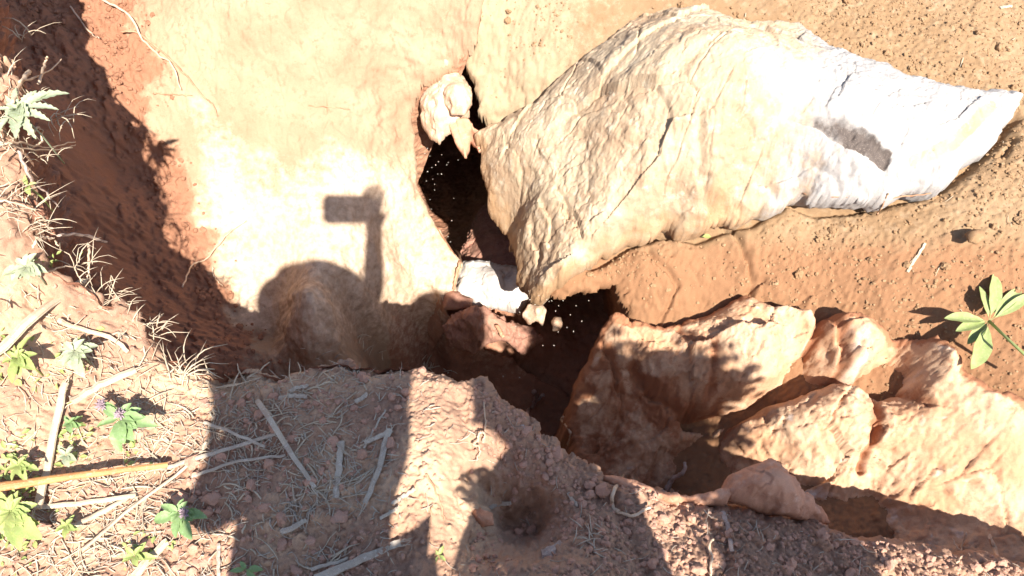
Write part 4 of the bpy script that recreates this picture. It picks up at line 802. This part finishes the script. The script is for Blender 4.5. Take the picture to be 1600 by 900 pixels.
# ------------------------------------------------------------ the photographer, and a second figure added to shade the near bank
def skin_mesh(name, joints, edges, m, root, parent=None, sub=2):
    names = list(joints); me = bpy.data.meshes.new(name)
    me.from_pydata([joints[k][0] for k in names], [(names.index(a), names.index(b)) for a, b in edges], []); me.update()
    o = bpy.data.objects.new(name, me); C.objects.link(o)
    sk = o.modifiers.new('skin', 'SKIN'); sk.use_smooth_shade = True
    for i, k in enumerate(names):
        r = joints[k][1]; me.skin_vertices[0].data[i].radius = r if isinstance(r, tuple) else (r, r); me.skin_vertices[0].data[i].use_root = (k == root)
    s = o.modifiers.new('sub', 'SUBSURF'); s.levels = s.render_levels = sub
    me.materials.append(m)
    if parent: o.parent = parent
    return o
def figure(label, base, yaw, height, hands, sw=.185, lean=(0, 0)):
    """standing person; sw half the shoulder width; joints in local metres, hands = (left, right) wrist targets"""
    t = thing('person', label, 'person', base); t.rotation_euler = (0, 0, yaw); k = height / 1.72
    lx, ly = lean
    J = {'pelvis': ((0, 0, .93 * k), (.15, .11)), 'belly': ((lx * .3, ly * .3, 1.08 * k), (.135, .10)), 'chest': ((lx * .7, ly * .7, 1.27 * k), (.155, .11)), 'collar': ((lx * .95, ly * .95, 1.40 * k), (.09, .07)), 'neck': ((lx, ly + .01, 1.47 * k), .055), 'head0': ((lx, ly + .02, 1.54 * k), (.068, .078)), 'head1': ((lx, ly + .035, 1.62 * k), (.078, .092)), 'head2': ((lx, ly + .03, 1.69 * k), (.055, .065))}
    E = [('pelvis', 'belly'), ('belly', 'chest'), ('chest', 'collar'), ('collar', 'neck'), ('neck', 'head0'), ('head0', 'head1'), ('head1', 'head2')]
    for s, nm, hand in ((-1, 'l', hands[0]), (1, 'r', hands[1])):
        sh = (lx * .95 + s * sw, ly * .95, 1.375 * k); el, wr = hand
        J[nm + 'sh'] = (sh, .058); J[nm + 'el'] = (el, .043); J[nm + 'fa'] = (tuple((np.array(el) * .55 + np.array(wr) * .45)), .038); J[nm + 'wr'] = (wr, .027)
        d = np.array(wr) - np.array(el); d /= np.linalg.norm(d); J[nm + 'pm'] = (tuple(np.array(wr) + d * .06), (.036, .018))
        E += [('collar', nm + 'sh'), (nm + 'sh', nm + 'el'), (nm + 'el', nm + 'fa'), (nm + 'fa', nm + 'wr'), (nm + 'wr', nm + 'pm')]
        side = np.cross(d, (0, 0, 1.)); side /= np.linalg.norm(side) + 1e-9
        for q, (off, ln) in enumerate(((-.030, .062), (-.010, .074), (.010, .07), (.029, .056))):
            a = np.array(wr) + d * .095 + side * off; J[f'{nm}f{q}a'] = (tuple(a), .0095); b = a + d * ln * .5 + np.array([0, .006, -.008]); J[f'{nm}f{q}b'] = (tuple(b), .0085); c = b + d * ln * .35 + np.array([0, .014, -.018]); J[f'{nm}f{q}c'] = (tuple(c), .007)
            E += [(nm + 'pm', f'{nm}f{q}a'), (f'{nm}f{q}a', f'{nm}f{q}b'), (f'{nm}f{q}b', f'{nm}f{q}c')]
        a = np.array(wr) + d * .03 - side * s * -.03; J[nm + 'ta'] = (tuple(a), .012); b = a + d * .035 - side * s * -.02; J[nm + 'tb'] = (tuple(b), .0095); E += [(nm + 'wr', nm + 'ta'), (nm + 'ta', nm + 'tb')]
        hx = s * .095; J[nm + 'hip'] = ((hx, 0, .87 * k), .092); J[nm + 'kn'] = ((hx + s * .01, .015, .48 * k), .06); J[nm + 'cf'] = ((hx + s * .012, -.005, .32 * k), .055); J[nm + 'an'] = ((hx + s * .015, -.02, .09), .038); J[nm + 'ft'] = ((hx + s * .03, .06, .035), (.042, .03)); J[nm + 'to'] = ((hx + s * .04, .13, .028), (.04, .022))
        E += [('pelvis', nm + 'hip'), (nm + 'hip', nm + 'kn'), (nm + 'kn', nm + 'cf'), (nm + 'cf', nm + 'an'), (nm + 'an', nm + 'ft'), (nm + 'ft', nm + 'to')]
    skin_mesh('body', J, E, M_skin, 'pelvis', t)
    # clothes over the body
    g = lambda a, r: (J[a][0], r)
    JS = {'pelvis': g('pelvis', (.165, .125)), 'belly': g('belly', (.155, .12)), 'chest': g('chest', (.172, .125)), 'collar': g('collar', (.10, .078)), 'lsh': g('lsh', .07), 'rsh': g('rsh', .07)}
    for nm in 'lr': JS[nm + 'mid'] = (tuple((np.array(J[nm + 'sh'][0]) + np.array(J[nm + 'el'][0]) * 1.6) / 2.6), .062)
    skin_mesh('shirt', JS, [('pelvis', 'belly'), ('belly', 'chest'), ('chest', 'collar'), ('collar', 'lsh'), ('collar', 'rsh'), ('lsh', 'lmid'), ('rsh', 'rmid')], M_cloth, 'pelvis', t)
    JT = {'pelvis': g('pelvis', (.158, .12))}
    ET = []
    for nm in 'lr':
        JT[nm + 'hip'] = g(nm + 'hip', .108); JT[nm + 'kn'] = g(nm + 'kn', .08); JT[nm + 'cf'] = g(nm + 'cf', .074); x, y, z = J[nm + 'an'][0]; JT[nm + 'hem'] = ((x, y, z + .04), .066); ET += [('pelvis', nm + 'hip'), (nm + 'hip', nm + 'kn'), (nm + 'kn', nm + 'cf'), (nm + 'cf', nm + 'hem')]
    skin_mesh('trousers', JT, ET, M_trous, 'pelvis', t)
    hc = np.array(J['head1'][0]); v0, f0 = ico(4)
    hv = v0 * (.094, .108, .098) * (1 + .04 * perlin(v0[:, 0] * 6, v0[:, 1] * 6 + v0[:, 2] * 4)[:, None]); kp = {i for i, q in enumerate(v0) if q[2] > .25 or q[1] < -.1 and q[2] > -.5}
    fs = [tuple(f) for f in f0 if all(i in kp for i in f)]
    link('hair', hv + hc + (0, -.006, .018), fs, M_hair, t)
    # face: nose, ears, eyes, lips
    parts = [tube_geo([hc + (0, .085, .012), hc + (0, .1, -.012), hc + (0, .112, -.03), hc + (0, .092, -.038)], [.006, .009, .012, .008], 8)]
    for s in (-1, 1): parts.append(tube_geo([hc + (s * .082, -.004, .012), hc + (s * .094, -.008, .0), hc + (s * .082, -.002, -.035)], [.012, .014, .007], 8, .5))
    link('nose_and_ears', *merge(parts), M_skin, t)
    return t
def floor_at(x, y):
    z = float(top(x, y)); return z if z > -1 else 0.0
def loc(p, b): return tuple(np.array(p, float) - np.array(b))
feet1 = (-.10, -.43, floor_at(-.10, -.43) - .08)
PH = CAM + RT * .048 - UP * .012 - AX * .012          # centre of the phone
wr = PH + RT * .09 - UP * .075 - AX * .02
el1 = np.array([.13, -.25, 1.27])
p1 = figure('person in a blue shirt and sun hat holding up a phone to photograph the pit', feet1, 0, 1.52, ((loc((-.29, -.42, 1.02), feet1), loc((-.12, -.27, .98), feet1)), (loc(el1, feet1), loc(wr, feet1))), sw=.125, lean=(.045, .05))
hv, hf = [], []
prof = [(.178, 1.49), (.172, 1.505), (.11, 1.53), (.102, 1.58), (.088, 1.615), (.045, 1.632), (.002, 1.634)]
for r, z in prof:
    for k in range(40):
        a = 2 * math.pi * k / 40; wv = 1 + .05 * math.sin(2 * a + 1) + .04 * math.sin(5 * a) + .03 * math.sin(3 * a + 2)
        hv.append((.045 + r * math.cos(a) * .98 * wv, .07 + r * math.sin(a) * 1.05 * wv, z - .06 + .022 * math.sin(2 * a + .6) * (r > .15) + .012 * math.sin(3 * a) * (r < .12) - .02 * (r < .06)))
for i in range(len(prof) - 1):
    for k in range(40): hf.append((i * 40 + k, i * 40 + (k + 1) % 40, (i + 1) * 40 + (k + 1) % 40, (i + 1) * 40 + k))
hat = link('sun_hat', hv, hf, M_strawg, p1); hs = hat.modifiers.new('thick', 'SOLIDIFY'); hs.thickness = .004
bm = bmesh.new(); bmesh.ops.create_cube(bm, size=1)
for v in bm.verts: v.co = Vector((v.co.x * .172, v.co.y * .096, v.co.z * .010))
bmesh.ops.bevel(bm, geom=[e for e in bm.edges if abs((e.verts[0].co - e.verts[1].co).z) > .005], offset=.01, segments=4, affect='EDGES')
ph = thing('phone', 'black phone held level in the raised right hand', 'phone', PH)
ph.rotation_euler = co.rotation_euler
me = bpy.data.meshes.new('case'); bm.to_mesh(me); bm.free(); me.materials.append(M_black)
cs = bpy.data.objects.new('case', me); C.objects.link(cs); cs.parent = ph
feet2 = (.36, -.42, floor_at(.36, -.42) - .02)  # added figure, out of view, placed for the shade it throws on the bank
r2 = lambda x, y, z: (x, y, z)
figure('unseen person with folded arms added beside the photographer to shade the bank', feet2, R(84), 1.40, ((r2(-.19, -.02, 1.0), r2(-.05, .07, 1.0)), (r2(.19, -.02, 1.0), r2(.06, .08, .96))), lean=(0, -.085))

# unseen bush added behind the viewer to shade the outcrop and lower right bank
def bush(label, n, reg, dep, seed):
    rg = np.random.default_rng(seed); t = thing('shade_bush', label, 'bush', (0, 0, 0)); V, Fc = [], []; cen = []
    cl = [(rg.uniform(reg[0], reg[1]), reg[2] + (reg[3] - reg[2]) * rg.random() ** 2.6, rg.uniform(*dep), rg.uniform(.04, .09)) for _ in range(int(n / 16))]
    for (a, b, d, r) in cl:
        c = CAM + AX * d + RT * (a - .239 * d) - UP * (b - .111 * d); cen.append(c)
        for k in range(16):
            q = c + rg.normal(size=3) * r * .6; dd = rg.normal(size=3); dd[2] = abs(dd[2]) * .3
            v, f = leaf_geo(q, dd, np.array([.05, .02, 1.]), .045, .012, 0, .2, n=4); m = len(V); V += v; Fc += [tuple(i + m for i in g_) for g_ in f]
    cen = np.array(cen); bx, by = cen[:, 0].mean(), cen[:, 1].min() - .05; z0 = floor_at(bx, by); t.location = (bx, by, z0); o0 = np.array([bx, by, z0])
    link('foliage', np.array(V) - o0, Fc, M_leaf, t)
    parts = [tube_geo([(0, 0, -.03), (0, 0, .2), (.01, 0, .45)], [.014, .012, .01], 7)]
    for c in cen: parts.append(tube_geo([(0, 0, .3), (c - o0) * .5 + (0, 0, .12), c - o0], [.007, .005, .003], 5))
    link('stem', *merge(parts), M_wood, t)
    return t
bush('unseen leafy bush added behind the viewer to shade the outcrop and right bank', 2600, (.84, 1.14, .52, .76), (-.1, .25), 5)
